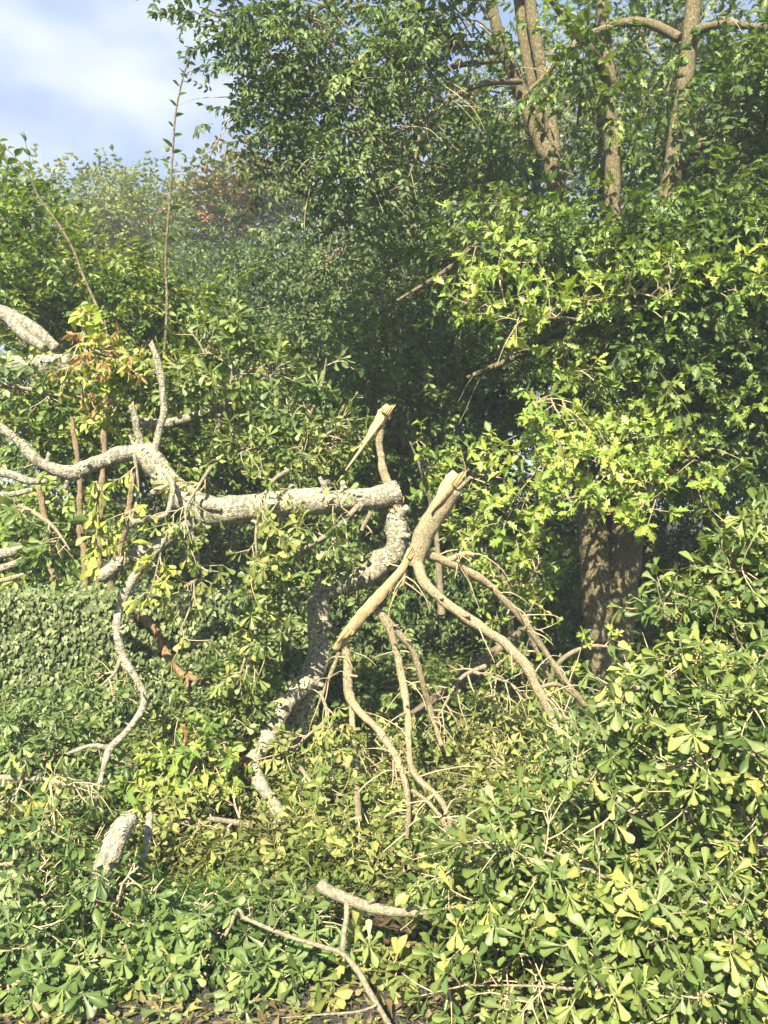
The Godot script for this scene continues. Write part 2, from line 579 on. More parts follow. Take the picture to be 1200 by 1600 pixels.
func materials() -> void:
	M.leaf = leaf_mat(0.42, 0.45, Color(0.86, 0.9, 0.42))
	M.dull = leaf_mat(0.55, 0.4, Color(0.85, 0.9, 0.5))
	M.dry = leaf_mat(0.95, 0.1, Color(0.2, 0.2, 0.15))
	M.twig = StandardMaterial3D.new()
	M.twig.albedo_color = Color(0.36, 0.30, 0.20).linear_to_srgb()
	M.twig.roughness = 0.85
	M.pale_bark = bark([[0.0, 0.08, 0.07, 0.055], [0.3, 0.14, 0.13, 0.105], [0.45, 0.20, 0.19, 0.155], [0.58, 0.28, 0.27, 0.22], [0.75, 0.36, 0.355, 0.285], [1.0, 0.44, 0.44, 0.35]], 0.02, Vector3(3.6, 3.6, 3.6), 0.8, 3)
	M.smooth_bark = bark([[0.0, 0.12, 0.095, 0.06], [0.35, 0.23, 0.19, 0.12], [0.55, 0.31, 0.265, 0.175], [0.75, 0.38, 0.34, 0.235], [1.0, 0.48, 0.46, 0.36]], 0.03, Vector3(5, 3.5, 5), 0.9, 11)
	M.trunk_bark = bark([[0.0, 0.062, 0.049, 0.029], [0.38, 0.103, 0.085, 0.049], [0.6, 0.139, 0.120, 0.073], [0.72, 0.179, 0.164, 0.110], [0.82, 0.269, 0.267, 0.197], [1.0, 0.341, 0.348, 0.269]], 0.035, Vector3(3.0, 1.6, 3.0), 0.8, 21)
	M.dark_bark = bark([[0.0, 0.05, 0.04, 0.03], [0.5, 0.13, 0.105, 0.075], [1.0, 0.26, 0.23, 0.18]], 0.02, Vector3(2.5, 1.6, 2.5), 0.8, 31)
	M.twig_bark = bark([[0.0, 0.09, 0.08, 0.06], [0.45, 0.18, 0.16, 0.115], [0.7, 0.27, 0.25, 0.19], [1.0, 0.38, 0.37, 0.29]], 0.03, Vector3(4, 4, 4), 0.4, 41)
	M.red_bark = bark([[0.0, 0.060, 0.039, 0.022], [0.4, 0.162, 0.098, 0.055], [0.6, 0.264, 0.167, 0.094], [0.8, 0.306, 0.235, 0.154], [1.0, 0.357, 0.343, 0.275]], 0.025, Vector3(5, 2, 5), 0.7, 51)
	M.tan_bark = bark([[0.0, 0.09, 0.065, 0.04], [0.4, 0.18, 0.135, 0.085], [0.6, 0.26, 0.20, 0.13], [0.8, 0.33, 0.28, 0.2], [1.0, 0.4, 0.36, 0.28]], 0.03, Vector3(6, 3, 6), 0.7, 52)
	M.wood = StandardMaterial3D.new()
	M.wood.vertex_color_use_as_albedo = true
	M.wood.roughness = 0.8
	M.wood.metallic_specular = 0.25
	M.wood.heightmap_enabled = true
	M.wood.heightmap_texture = noise_tex(noise(0.03, 61, 4), null, 256)
	M.wood.heightmap_scale = 0.5
	M.wood.uv1_triplanar = true
	M.wood.uv1_scale = Vector3(14, 3, 14)
	M.wound = M.wood.duplicate()
	M.wound.albedo_color = Color(0.75, 0.5, 0.36).linear_to_srgb()
	M.soil = bark([[0.0, 0.025, 0.02, 0.012], [0.5, 0.06, 0.045, 0.028], [1.0, 0.12, 0.09, 0.055]], 0.03, Vector3(1.3, 1.3, 1.3), 3.0, 71, 1.0)
	M.asphalt = bark([[0.0, 0.02, 0.02, 0.021], [0.5, 0.048, 0.047, 0.046], [0.72, 0.075, 0.073, 0.07], [0.8, 0.2, 0.2, 0.19], [1.0, 0.3, 0.29, 0.27]], 0.13, Vector3(2.0, 2.0, 2.0), 0.8, 81, 0.85)
	M.mortar = bark([[0.0, 0.05, 0.045, 0.035], [1.0, 0.16, 0.14, 0.12]], 0.03, Vector3(1.5, 1.5, 1.5), 2.0, 91)
	M.flake = flake_mesh()

func leaf_kinds() -> void:
	# greens are linear real-world values
	species("oak", [0.0, 0.1, 0.38, 0.6, 0.78, 0.91, 1.0], [0.012, 0.018, 0.06, 0.115, 0.178, 0.185, 0.07], [0, 0, 0, 0, 0, 0.02, -0.01],
		[Color(0.109, 0.168, 0.046), Color(0.160, 0.221, 0.065), Color(0.071, 0.122, 0.034), Color(0.210, 0.262, 0.081), Color(0.168, 0.221, 0.100), Color(0.286, 0.317, 0.100), Color(0.093, 0.149, 0.043)], M.leaf)
	species("oak_green", [0.0, 0.1, 0.38, 0.6, 0.78, 0.91, 1.0], [0.012, 0.018, 0.058, 0.115, 0.185, 0.19, 0.07], [0, 0, 0, 0, 0, 0.02, -0.01],
		[Color(0.104, 0.168, 0.048), Color(0.142, 0.210, 0.065), Color(0.068, 0.121, 0.036), Color(0.160, 0.219, 0.101), Color(0.086, 0.144, 0.045), Color(0.190, 0.252, 0.088)], M.leaf)
	species("oak_dry", [0.0, 0.1, 0.38, 0.6, 0.78, 0.91, 1.0], [0.012, 0.02, 0.07, 0.14, 0.215, 0.21, 0.07], [0, 0, 0, 0, 0, 0.03, -0.02],
		[Color(0.208, 0.236, 0.076), Color(0.260, 0.279, 0.098), Color(0.146, 0.193, 0.053), Color(0.322, 0.332, 0.124), Color(0.125, 0.178, 0.045), Color(0.167, 0.204, 0.062)], M.dull)
	species("lobed", [0.0, 0.1, 0.24, 0.36, 0.47, 0.6, 0.7, 0.84, 1.0], [0.012, 0.03, 0.17, 0.10, 0.27, 0.13, 0.22, 0.08, 0.0], [0, 0, 0.06, 0, 0.09, 0, 0.08, 0, 0],
		[Color(0.137, 0.218, 0.059), Color(0.177, 0.259, 0.065), Color(0.109, 0.191, 0.052), Color(0.226, 0.300, 0.077), Color(0.150, 0.218, 0.082)], M.leaf)
	species("lobed_lime", [0.0, 0.1, 0.24, 0.36, 0.47, 0.6, 0.7, 0.84, 1.0], [0.012, 0.03, 0.17, 0.10, 0.27, 0.13, 0.22, 0.08, 0.0], [0, 0, 0.06, 0, 0.09, 0, 0.08, 0, 0],
		[Color(0.22, 0.30, 0.06), Color(0.27, 0.34, 0.075), Color(0.18, 0.27, 0.055), Color(0.31, 0.36, 0.09), Color(0.15, 0.24, 0.05)], M.leaf)
	species("broad", [0.0, 0.08, 0.25, 0.5, 0.75, 0.92, 1.0], [0.01, 0.02, 0.2, 0.26, 0.18, 0.06, 0.0], [0, 0, 0, 0, 0, 0, 0],
		[Color(0.17, 0.25, 0.06), Color(0.22, 0.30, 0.07), Color(0.12, 0.20, 0.05), Color(0.29, 0.34, 0.08)], M.leaf)
	species("broad_lime", [0.0, 0.08, 0.25, 0.5, 0.75, 0.92, 1.0], [0.01, 0.02, 0.2, 0.26, 0.18, 0.06, 0.0], [0, 0, 0, 0, 0, 0, 0],
		[Color(0.27, 0.35, 0.06), Color(0.32, 0.38, 0.08), Color(0.22, 0.31, 0.055), Color(0.36, 0.37, 0.11)], M.leaf)
	species("oak_lime", [0.0, 0.1, 0.38, 0.6, 0.78, 0.91, 1.0], [0.012, 0.03, 0.12, 0.17, 0.2, 0.17, 0.05], [0, 0, 0, 0, 0, 0.0, 0.0],
		[Color(0.30, 0.36, 0.08), Color(0.26, 0.33, 0.07), Color(0.34, 0.38, 0.11)], M.leaf)
	species("wilted", [0.0, 0.08, 0.25, 0.5, 0.75, 0.92, 1.0], [0.01, 0.02, 0.16, 0.2, 0.15, 0.06, 0.0], [0, 0, 0, 0, 0, 0, 0],
		[Color(0.33, 0.20, 0.09), Color(0.36, 0.29, 0.11), Color(0.28, 0.31, 0.09), Color(0.40, 0.26, 0.13), Color(0.24, 0.28, 0.07)], M.dull)
	species("ivy", [0.0, 0.03, 0.18, 0.34, 0.5, 0.75, 1.0], [0.05, 0.30, 0.42, 0.36, 0.28, 0.13, 0.0], [0, -0.1, 0.0, 0.06, 0, 0, 0],
		[Color(0.146, 0.182, 0.082), Color(0.194, 0.234, 0.110), Color(0.097, 0.136, 0.055), Color(0.250, 0.289, 0.147), Color(0.069, 0.107, 0.040)], M.dull)
	species("small", [0.0, 0.3, 0.65, 1.0], [0.015, 0.2, 0.2, 0.0], [0, 0, 0, 0],
		[Color(0.132, 0.194, 0.078), Color(0.163, 0.232, 0.093), Color(0.109, 0.171, 0.070), Color(0.209, 0.279, 0.101)], M.dull)
	species("pale", [0.0, 0.3, 0.65, 1.0], [0.015, 0.22, 0.22, 0.0], [0, 0, 0, 0],
		[Color(0.28, 0.32, 0.10), Color(0.32, 0.35, 0.115), Color(0.22, 0.27, 0.085), Color(0.36, 0.37, 0.13)], M.dull)
	species("rust", [0.0, 0.3, 0.65, 1.0], [0.015, 0.22, 0.22, 0.0], [0, 0, 0, 0],
		[Color(0.20, 0.14, 0.07), Color(0.30, 0.16, 0.08), Color(0.20, 0.22, 0.08), Color(0.15, 0.19, 0.07), Color(0.25, 0.25, 0.09), Color(0.18, 0.21, 0.075)], M.dull)
	make_sprays("lobed", 0.40, 0.088, 14, 5)
	make_sprays("lobed_lime", 0.36, 0.105, 11, 6)
	make_sprays("small", 0.5, 0.085, 18, 7)
	make_sprays("pale", 0.6, 0.11, 16, 8)
	make_sprays("rust", 0.6, 0.11, 16, 9)
	make_sprays("oak", 0.3, 0.08, 11, 10)
	make_sprays("oak_dry", 0.3, 0.07, 10, 11)
	make_sprays("broad", 0.4, 0.085, 13, 12)

# ---------------------------------------------------------------- setting

func sky_picture() -> ImageTexture:
	var w := 1024
	var h := 512
	var im := Image.create(w, h, false, Image.FORMAT_RGBF)
	var n := noise(1.0, 4, 5)
	for y in h:
		var el := (0.5 - (y + 0.5) / h) * PI
		for x in w:
			var az := (x + 0.5) / w * TAU
			var d := Vector3(cos(az) * cos(el), sin(el), sin(az) * cos(el))
			var up := clampf(d.y, 0.0, 1.0)
			var c := Color(0.12, 0.147, 0.185).lerp(Color(0.062, 0.092, 0.160), pow(up, 0.45))
			if el < 0.0:
				c = Color(0.10, 0.10, 0.08)
			var q := d * Vector3(2.2, 5.5, 2.2)
			var k := smoothstep(-0.25, 0.42, n.get_noise_3d(q.x, q.y, q.z) + 0.24 * (1.0 - up) - 0.30)
			if el > 0.0:
				c = c.lerp(Color(0.185, 0.193, 0.212), k * 0.9)
			im.set_pixel(x, y, c)
	return ImageTexture.create_from_image(im)

func structure(called: String, mesh: Mesh, mat: Material) -> MeshInstance3D:
	var o := MeshInstance3D.new()
	o.name = called
	o.mesh = mesh
	o.material_override = mat
	o.set_meta("kind", "structure")
	add_child(o, true)
	return o

func ground_height(x: float, z: float) -> float:
	var d := -z
	var rise := smoothstep(7.0, 22.0, d) * 0.8
	var bank := smoothstep(2.80, 3.05, d) * 0.05
	var rough := lump.get_noise_3d(x * 40, 3, z * 40) * 0.03 * smoothstep(2.8, 3.2, d)
	return rise + bank + rough

func ground_mesh() -> ArrayMesh:
	var acc := Acc.new()
	var xs := PackedFloat32Array()
	var zs := PackedFloat32Array()
	for i in 81:
		var u := (i - 40) / 40.0
		xs.append(8.0 * u + 392.0 * pow(absf(u), 7.0) * signf(u))
	for i in 90:
		var u := i / 89.0
		zs.append(-2.78 - 9.0 * u - 400.0 * pow(u, 7.0))
	for z in zs:
		for x in xs:
			acc.vert(Vector3(x, ground_height(x, z), z), Color.WHITE)
	for j in zs.size() - 1:
		for i in xs.size() - 1:
			var a := j * xs.size() + i
			acc.quad(a, a + xs.size(), a + xs.size() + 1, a + 1)
	return acc.mesh()

func _ready() -> void:
	var cam := Camera3D.new()
	cam.name = "camera"
	cam.position = eye
	cam.fov = 63.2
	cam.near = 0.05
	cam.far = 900.0
	add_child(cam)
	var env := Environment.new()
	env.background_mode = Environment.BG_SKY
	env.sky = Sky.new()
	var pano := PanoramaSkyMaterial.new()
	pano.panorama = sky_picture()
	env.sky.sky_material = pano
	env.background_energy_multiplier = 1.0
	env.tonemap_mode = Environment.TONE_MAPPER_LINEAR
	env.tonemap_exposure = 5.4
	env.fog_enabled = true
	env.fog_density = 0.0045
	env.fog_light_color = Color(0.86, 0.94, 1.0)
	env.sdfgi_enabled = true
	env.ssao_enabled = true
	env.ssil_enabled = true
	var we := WorldEnvironment.new()
	we.name = "surroundings"
	we.environment = env
	add_child(we)
	var sun := DirectionalLight3D.new()
	sun.name = "sun"
	sun.light_energy = 1.15
	sun.light_color = Color(1.0, 0.945, 0.82)
	sun.light_angular_distance = 0.5
	sun.shadow_enabled = true
	var az := deg_to_rad(-14.0)
	var el := deg_to_rad(41.0)
	sun.look_at_from_position(Vector3(sin(az) * cos(el), sin(el), cos(az) * cos(el)), Vector3.ZERO)
	add_child(sun)
	lump.frequency = 0.05
	lump.seed = 2
	materials()
	leaf_kinds()
	build_setting()
	build_far_trees()
	build_understory()
	build_big_tree()
	build_ivy_wall()
	build_left_shrubs()
	build_broken_tree()
	build_split_limb()
	build_loose_wood()
	build_boughs()
	build_small()

func build_setting() -> void:
	rng.seed = 1
	structure("ground", ground_mesh(), M.soil)
	var acc := Acc.new()
	var a := acc.vert(Vector3(-400, 0, -2.785), Color.WHITE)
	acc.vert(Vector3(400, 0, -2.785), Color.WHITE)
	acc.vert(Vector3(400, 0, 60), Color.WHITE)
	acc.vert(Vector3(-400, 0, 60), Color.WHITE)
	acc.quad(a, a + 1, a + 2, a + 3)
	structure("road", acc.mesh(), M.asphalt)
	var xf: Array[Transform3D] = []
	var cols: Array[Color] = []
	for i in 9000:                                  # dead leaves and bits on the soil and the road's edge
		var z := -rf(2.45, 9.0) if i % 2 else -rf(2.3, 2.95)
		var x := rf(-0.5, 0.5) * (-z + 0.6)
		var y := ground_height(x, z) + rf(0.004, 0.03)
		xf.append(leaf_frame(Vector3(x, y, z), Vector3(rng.randfn(), rf(-0.15, 0.15), rng.randfn()).normalized(), (Vector3.UP + rdir() * 0.35).normalized(), rf(0.016, 0.055)))
		var g := rf(0.6, 1.2)
		cols.append([Color(0.16 * g, 0.11 * g, 0.065 * g), Color(0.28 * g, 0.23 * g, 0.13 * g), Color(0.26 * g, 0.30 * g, 0.09 * g), Color(0.33 * g, 0.35 * g, 0.13 * g)][rng.randi() % 4])
	scatter(self, "leaf_litter", leaf_mesh(SP.oak_dry, 1, -1), M.dull, xf, cols)
	var low := [[], []]
	var tints := [[], []]
	for i in 5200:                                  # low tangled shoots over the soil
		var z := -rf(3.15, 9.5)
		var x := rf(-0.55, 0.55) * (-z + 0.5)
		var v := 0 if z > -5.2 or rng.randf() < 0.3 else 1
		var d := Vector3(rng.randfn(), rf(-0.1, 0.7), rng.randfn()).normalized()
		low[v].append(leaf_frame(Vector3(x, ground_height(x, z) + rf(0.0, 0.06), z), d, (Vector3.UP + rdir() * 0.5).normalized(), rf(0.5, 1.0)))
		var c: Color = SP[["oak_dry", "lobed"][v]].pal[rng.randi() % 5]
		var g := rf(0.7, 1.2)
		tints[v].append(Color(c.r * g, c.g * g, c.b * g))
	for v in 2:
		var places: Array[Transform3D] = []
		var shades: Array[Color] = []
		places.assign(low[v])
		shades.assign(tints[v])
		var u := scatter(self, ["undergrowth", "undergrowth_001"][v], SP[["oak_dry", "lobed"][v]].sprays[v], M.dull, places, shades)
		u.set_meta("label", ["tangle of olive and yellowish shoots on the soil between the heaps", "dim green ground cover under the trees behind the brush"][v])
		u.set_meta("category", "undergrowth")
	var litter := get_node("leaf_litter")
	litter.set_meta("label", "brown and yellow fallen leaves strewn over soil and road edge")
	litter.set_meta("category", "leaf litter")

func tree(called: String, label: String, group: String, stems: Array, mat: Material) -> Node3D:
	var a: Array = stems[0][0]
	var t := thing(called, label, "tree", Vector3(a[0], a[1], a[2]), group)
	for i in stems.size():
		part(t, "trunk" if i == 0 else "limb", limb_mesh(stems[i], 10, 0.14), mat, "", maxi(i - 1, 0))
	return t

func build_far_trees() -> void:
	var t := tree("pale_green_tree", "tall pale green tree with rounded top against the sky, left background", "trees far behind the thicket",
		[[[-6.285, 0.673, -19, 0.2046], [-6.358, 4.473, -19, 0.1462], [-6.212, 7.396, -19, 0.0877], [-6.138, 8.858, -19, 0.0438]], [[-6.314, 5.058, -19, 0.0877], [-7.011, 6.844, -18.6, 0.0572], [-7.643, 7.919, -18.4, 0.0283]], [[-6.255, 6.227, -19, 0.0731], [-5.465, 7.753, -19.2, 0.0443], [-5.169, 8.935, -19.2, 0.0222]]], M.dark_bark)
	crown(t, "crown", "pale", [[[Vector3(-5.846, 7.762, -19), Vector3(1.242, 1.169, 2)], 90, 12], [[Vector3(-7.258, 6.958, -18.5), Vector3(1.281, 1.423, 2)], 80, 12], [[Vector3(-5.815, 5.704, -18), Vector3(1.938, 1.385, 1.6)], 70, 12], [[Vector3(-8.031, 6.673, -18), Vector3(0.969, 1.523, 1.6)], 50, 12]], Vector3(-6.285, 5.935, -19), {"spread": 0.5})
	t = tree("rust_tinged_tree", "dark tree with rust-red leaf tips between pale tree and big tree", "trees far behind the thicket",
		[[[-2.831, 0.812, -16, 0.1600], [-2.892, 4.012, -16, 0.1108], [-2.954, 6.473, -16, 0.0615], [-2.806, 7.704, -16, 0.0246]], [[-2.917, 5.858, -16, 0.0615], [-2.309, 6.898, -15.8, 0.0365], [-2.066, 7.505, -15.8, 0.0182]]], M.dark_bark)
	crown(t, "crown", "rust", [[[Vector3(-3.138, 7.088, -16), Vector3(0.738, 0.763, 1.2)], 40, 12], [[Vector3(-2.215, 7.581, -16), Vector3(0.615, 0.492, 1.2)], 20, 12]], Vector3(-2.831, 5.735, -16), {"spread": 0.35})
	crown(t, "lower_crown", "small", [[[Vector3(-2.88, 5.63, -15.6), Vector3(1.32, 0.96, 1.4)], 60, 14]], Vector3(-2.831, 5.242, -16), {"spread": 0.45})
	t = tree("background_tree", "light green tree behind the snapped stub, low in the gap under the sky", "trees far behind the thicket",
		[[[0, 0.504, -17, 0.1962], [0.065, 4.165, -17, 0.1308], [0, 7.042, -17, 0.0785], [-0.131, 9.658, -17, 0.0392]], [[0.039, 5.212, -17, 0.0785], [1.149, 6.913, -16.6, 0.0511], [1.777, 8.531, -16.5, 0.0254]]], M.dark_bark)
	crown(t, "crown", "pale", [[[Vector3(0, 6.519, -17), Vector3(1.962, 1.438, 2.2)], 60, 14], [[Vector3(-0.492, 4.258, -16), Vector3(2.708, 1.6, 1.6)], 120, 14], [[Vector3(2.031, 8.15, -16.5), Vector3(1.396, 2.919, 2)], 40, 12]], Vector3(0.065, 5.473, -17), {"spread": 0.5})
	t = tree("background_tree", "sunlit pale tree glimpsed between the stems of the big tree", "trees far behind the thicket",
		[[[5.677, 0.442, -18, 0.1938], [5.538, 4.319, -18, 0.1385], [5.677, 7.781, -18, 0.0831], [5.538, 11.242, -18, 0.0415]]], M.dark_bark)
	crown(t, "crown", "pale", [[[Vector3(5.262, 10.135, -18), Vector3(3.323, 2.769, 2)], 90, 13], [[Vector3(5.677, 5.981, -18), Vector3(3.877, 2.077, 2)], 100, 13]], Vector3(5.608, 6.396, -18), {"spread": 0.55})

func build_understory() -> void:
	var t := tree("leaning_tree", "leaning thin grey tree with drooping twiggy crown in the centre gap", "dark trees behind the broken oak",
		[[[-1.019, 0.812, -9.6, 0.0665], [-0.99, 2.732, -9.6, 0.0591], [-0.938, 3.581, -9.6, 0.0517], [-0.827, 4.061, -9.6, 0.0480], [-0.591, 4.467, -9.6, 0.0443], [-0.295, 4.711, -9.6, 0.0369], [0.295, 4.91, -9.6, 0.0222]], [[0.283, 4.961, -9.2, 0.0212], [0.715, 5.07, -9.3, 0.0429], [1.169, 5.189, -9.5, 0.0512], [1.865, 5.057, -9.7, 0.0597]], [[0, 4.354, -9.3, 0.0215], [0.289, 4.428, -9.4, 0.0362], [0.665, 4.652, -9.6, 0.0295]]], M.trunk_bark)
	crown(t, "crown", "small", [[[Vector3(0, 3.887, -9.8), Vector3(1.583, 0.905, 0.9)], 105, 9], [[Vector3(0.289, 5.165, -9.4), Vector3(1.157, 0.94, 0.9)], 40, 8], [[Vector3(-1.131, 3.962, -9.8), Vector3(0.905, 0.829, 0.8)], 45, 9]], Vector3(0.785, 4.532, -10.2), {"spread": 0.24, "scale": 0.85, "droop": 0.45})
	twiggy(t, [[[-0.99, 2.732, -9.6, 0.0591], [-0.928, 3.56, -9.5, 0.0512], [-0.81, 4.008, -9.4, 0.0470], [-0.572, 4.376, -9.3, 0.0429], [-0.283, 4.579, -9.2, 0.0354], [0.28, 4.735, -9.1, 0.0210]], [[0.277, 4.887, -9, 0.0208], [0.692, 4.956, -9, 0.0415], [1.12, 5.036, -9.1, 0.0490]], [[-0.277, 3.765, -9, 0.0208], [0.274, 3.809, -8.9, 0.0274], [0.685, 3.946, -8.9, 0.0274]]], 55, 0.9)
	t = tree("holly_tree", "dense dark green young tree right behind the upright splintered stub", "dark trees behind the broken oak",
		[[[0.662, 0.227, -8.6, 0.0662], [0.628, 1.55, -8.6, 0.0529], [0.662, 2.873, -8.6, 0.0397], [0.695, 3.667, -8.6, 0.0198]], [[0.642, 2.212, -8.6, 0.0265], [0.255, 2.699, -8.3, 0.0192], [-0.063, 2.812, -8.2, 0.0095]], [[0.648, 1.947, -8.6, 0.0331], [1.149, 2.572, -8.3, 0.0223], [1.62, 2.796, -8.1, 0.0125]]], M.dark_bark)
	crown(t, "crown", "lobed", [[[Vector3(0.526, 2.719, -7.6), Vector3(1.169, 0.994, 0.5)], 125, 8], [[Vector3(0.126, 1.55, -8.2), Vector3(1.072, 0.757, 0.7)], 90, 8], [[Vector3(1.046, 1.181, -8), Vector3(0.8, 0.8, 0.7)], 80, 8]], Vector3(0.692, 1.896, -9), {"spread": 0.22, "scale": 0.85})
	t = tree("dark_hedge_tree", "shaded bushy tree filling the space left of the big trunk base", "dark trees behind the broken oak",
		[[[-0.277, -0.25, -9, 0.0692], [-0.277, 0.858, -9, 0.0554], [-0.554, 1.965, -9, 0.0346], [-0.692, 2.588, -9, 0.0208]]], M.dark_bark)
	crown(t, "crown", "small", [[[Vector3(-0.812, 2.092, -8.8), Vector3(1.151, 0.812, 0.8)], 120, 9], [[Vector3(0.265, 0.492, -8.6), Vector3(1.72, 0.728, 0.6)], 130, 9], [[Vector3(-1.132, 2.965, -9.2), Vector3(1.132, 0.637, 0.7)], 60, 9]], Vector3(-0.295, 1.181, -9.6), {"spread": 0.22, "scale": 0.8})
	t = tree("dark_hedge_tree", "shaded bushy tree behind and right of the big trunk", "dark trees behind the broken oak",
		[[[3.452, -0.21, -8.8, 0.0677], [3.418, 0.873, -8.8, 0.0542], [3.52, 1.956, -8.8, 0.0338], [3.588, 2.904, -8.8, 0.0203]]], M.dark_bark)
	crown(t, "crown", "small", [[[Vector3(3.468, 0.842, -9.2), Vector3(1.415, 1.203, 0.7)], 130, 9], [[Vector3(3.52, 2.633, -8.8), Vector3(1.151, 1.286, 0.9)], 130, 9], [[Vector3(1.84, 0.135, -9.2), Vector3(1.132, 0.637, 0.6)], 70, 9]], Vector3(3.846, 0.781, -10), {"spread": 0.24, "scale": 0.8})
	t = tree("background_thicket_tree", "dim green tree far behind, closing the view above the ivy wall", "dark trees behind the broken oak",
		[[[-3.096, 0.135, -11.5, 0.0885], [-3.096, 1.992, -11.5, 0.0708], [-3.008, 3.673, -11.5, 0.0354]]], M.dark_bark)
	crown(t, "crown", "small", [[[Vector3(-3.273, 2.965, -11.5), Vector3(2.3, 1.15, 1)], 150, 10], [[Vector3(-2.388, 3.673, -11.5), Vector3(1.327, 0.973, 1)], 70, 10], [[Vector3(-3.185, 1.108, -11.5), Vector3(2.477, 0.885, 0.8)], 110, 10], [[Vector3(0.923, 1.55, -12), Vector3(3.877, 2.031, 0.8)], 200, 10]], Vector3(-3.365, 2.512, -12.5), {"spread": 0.3})

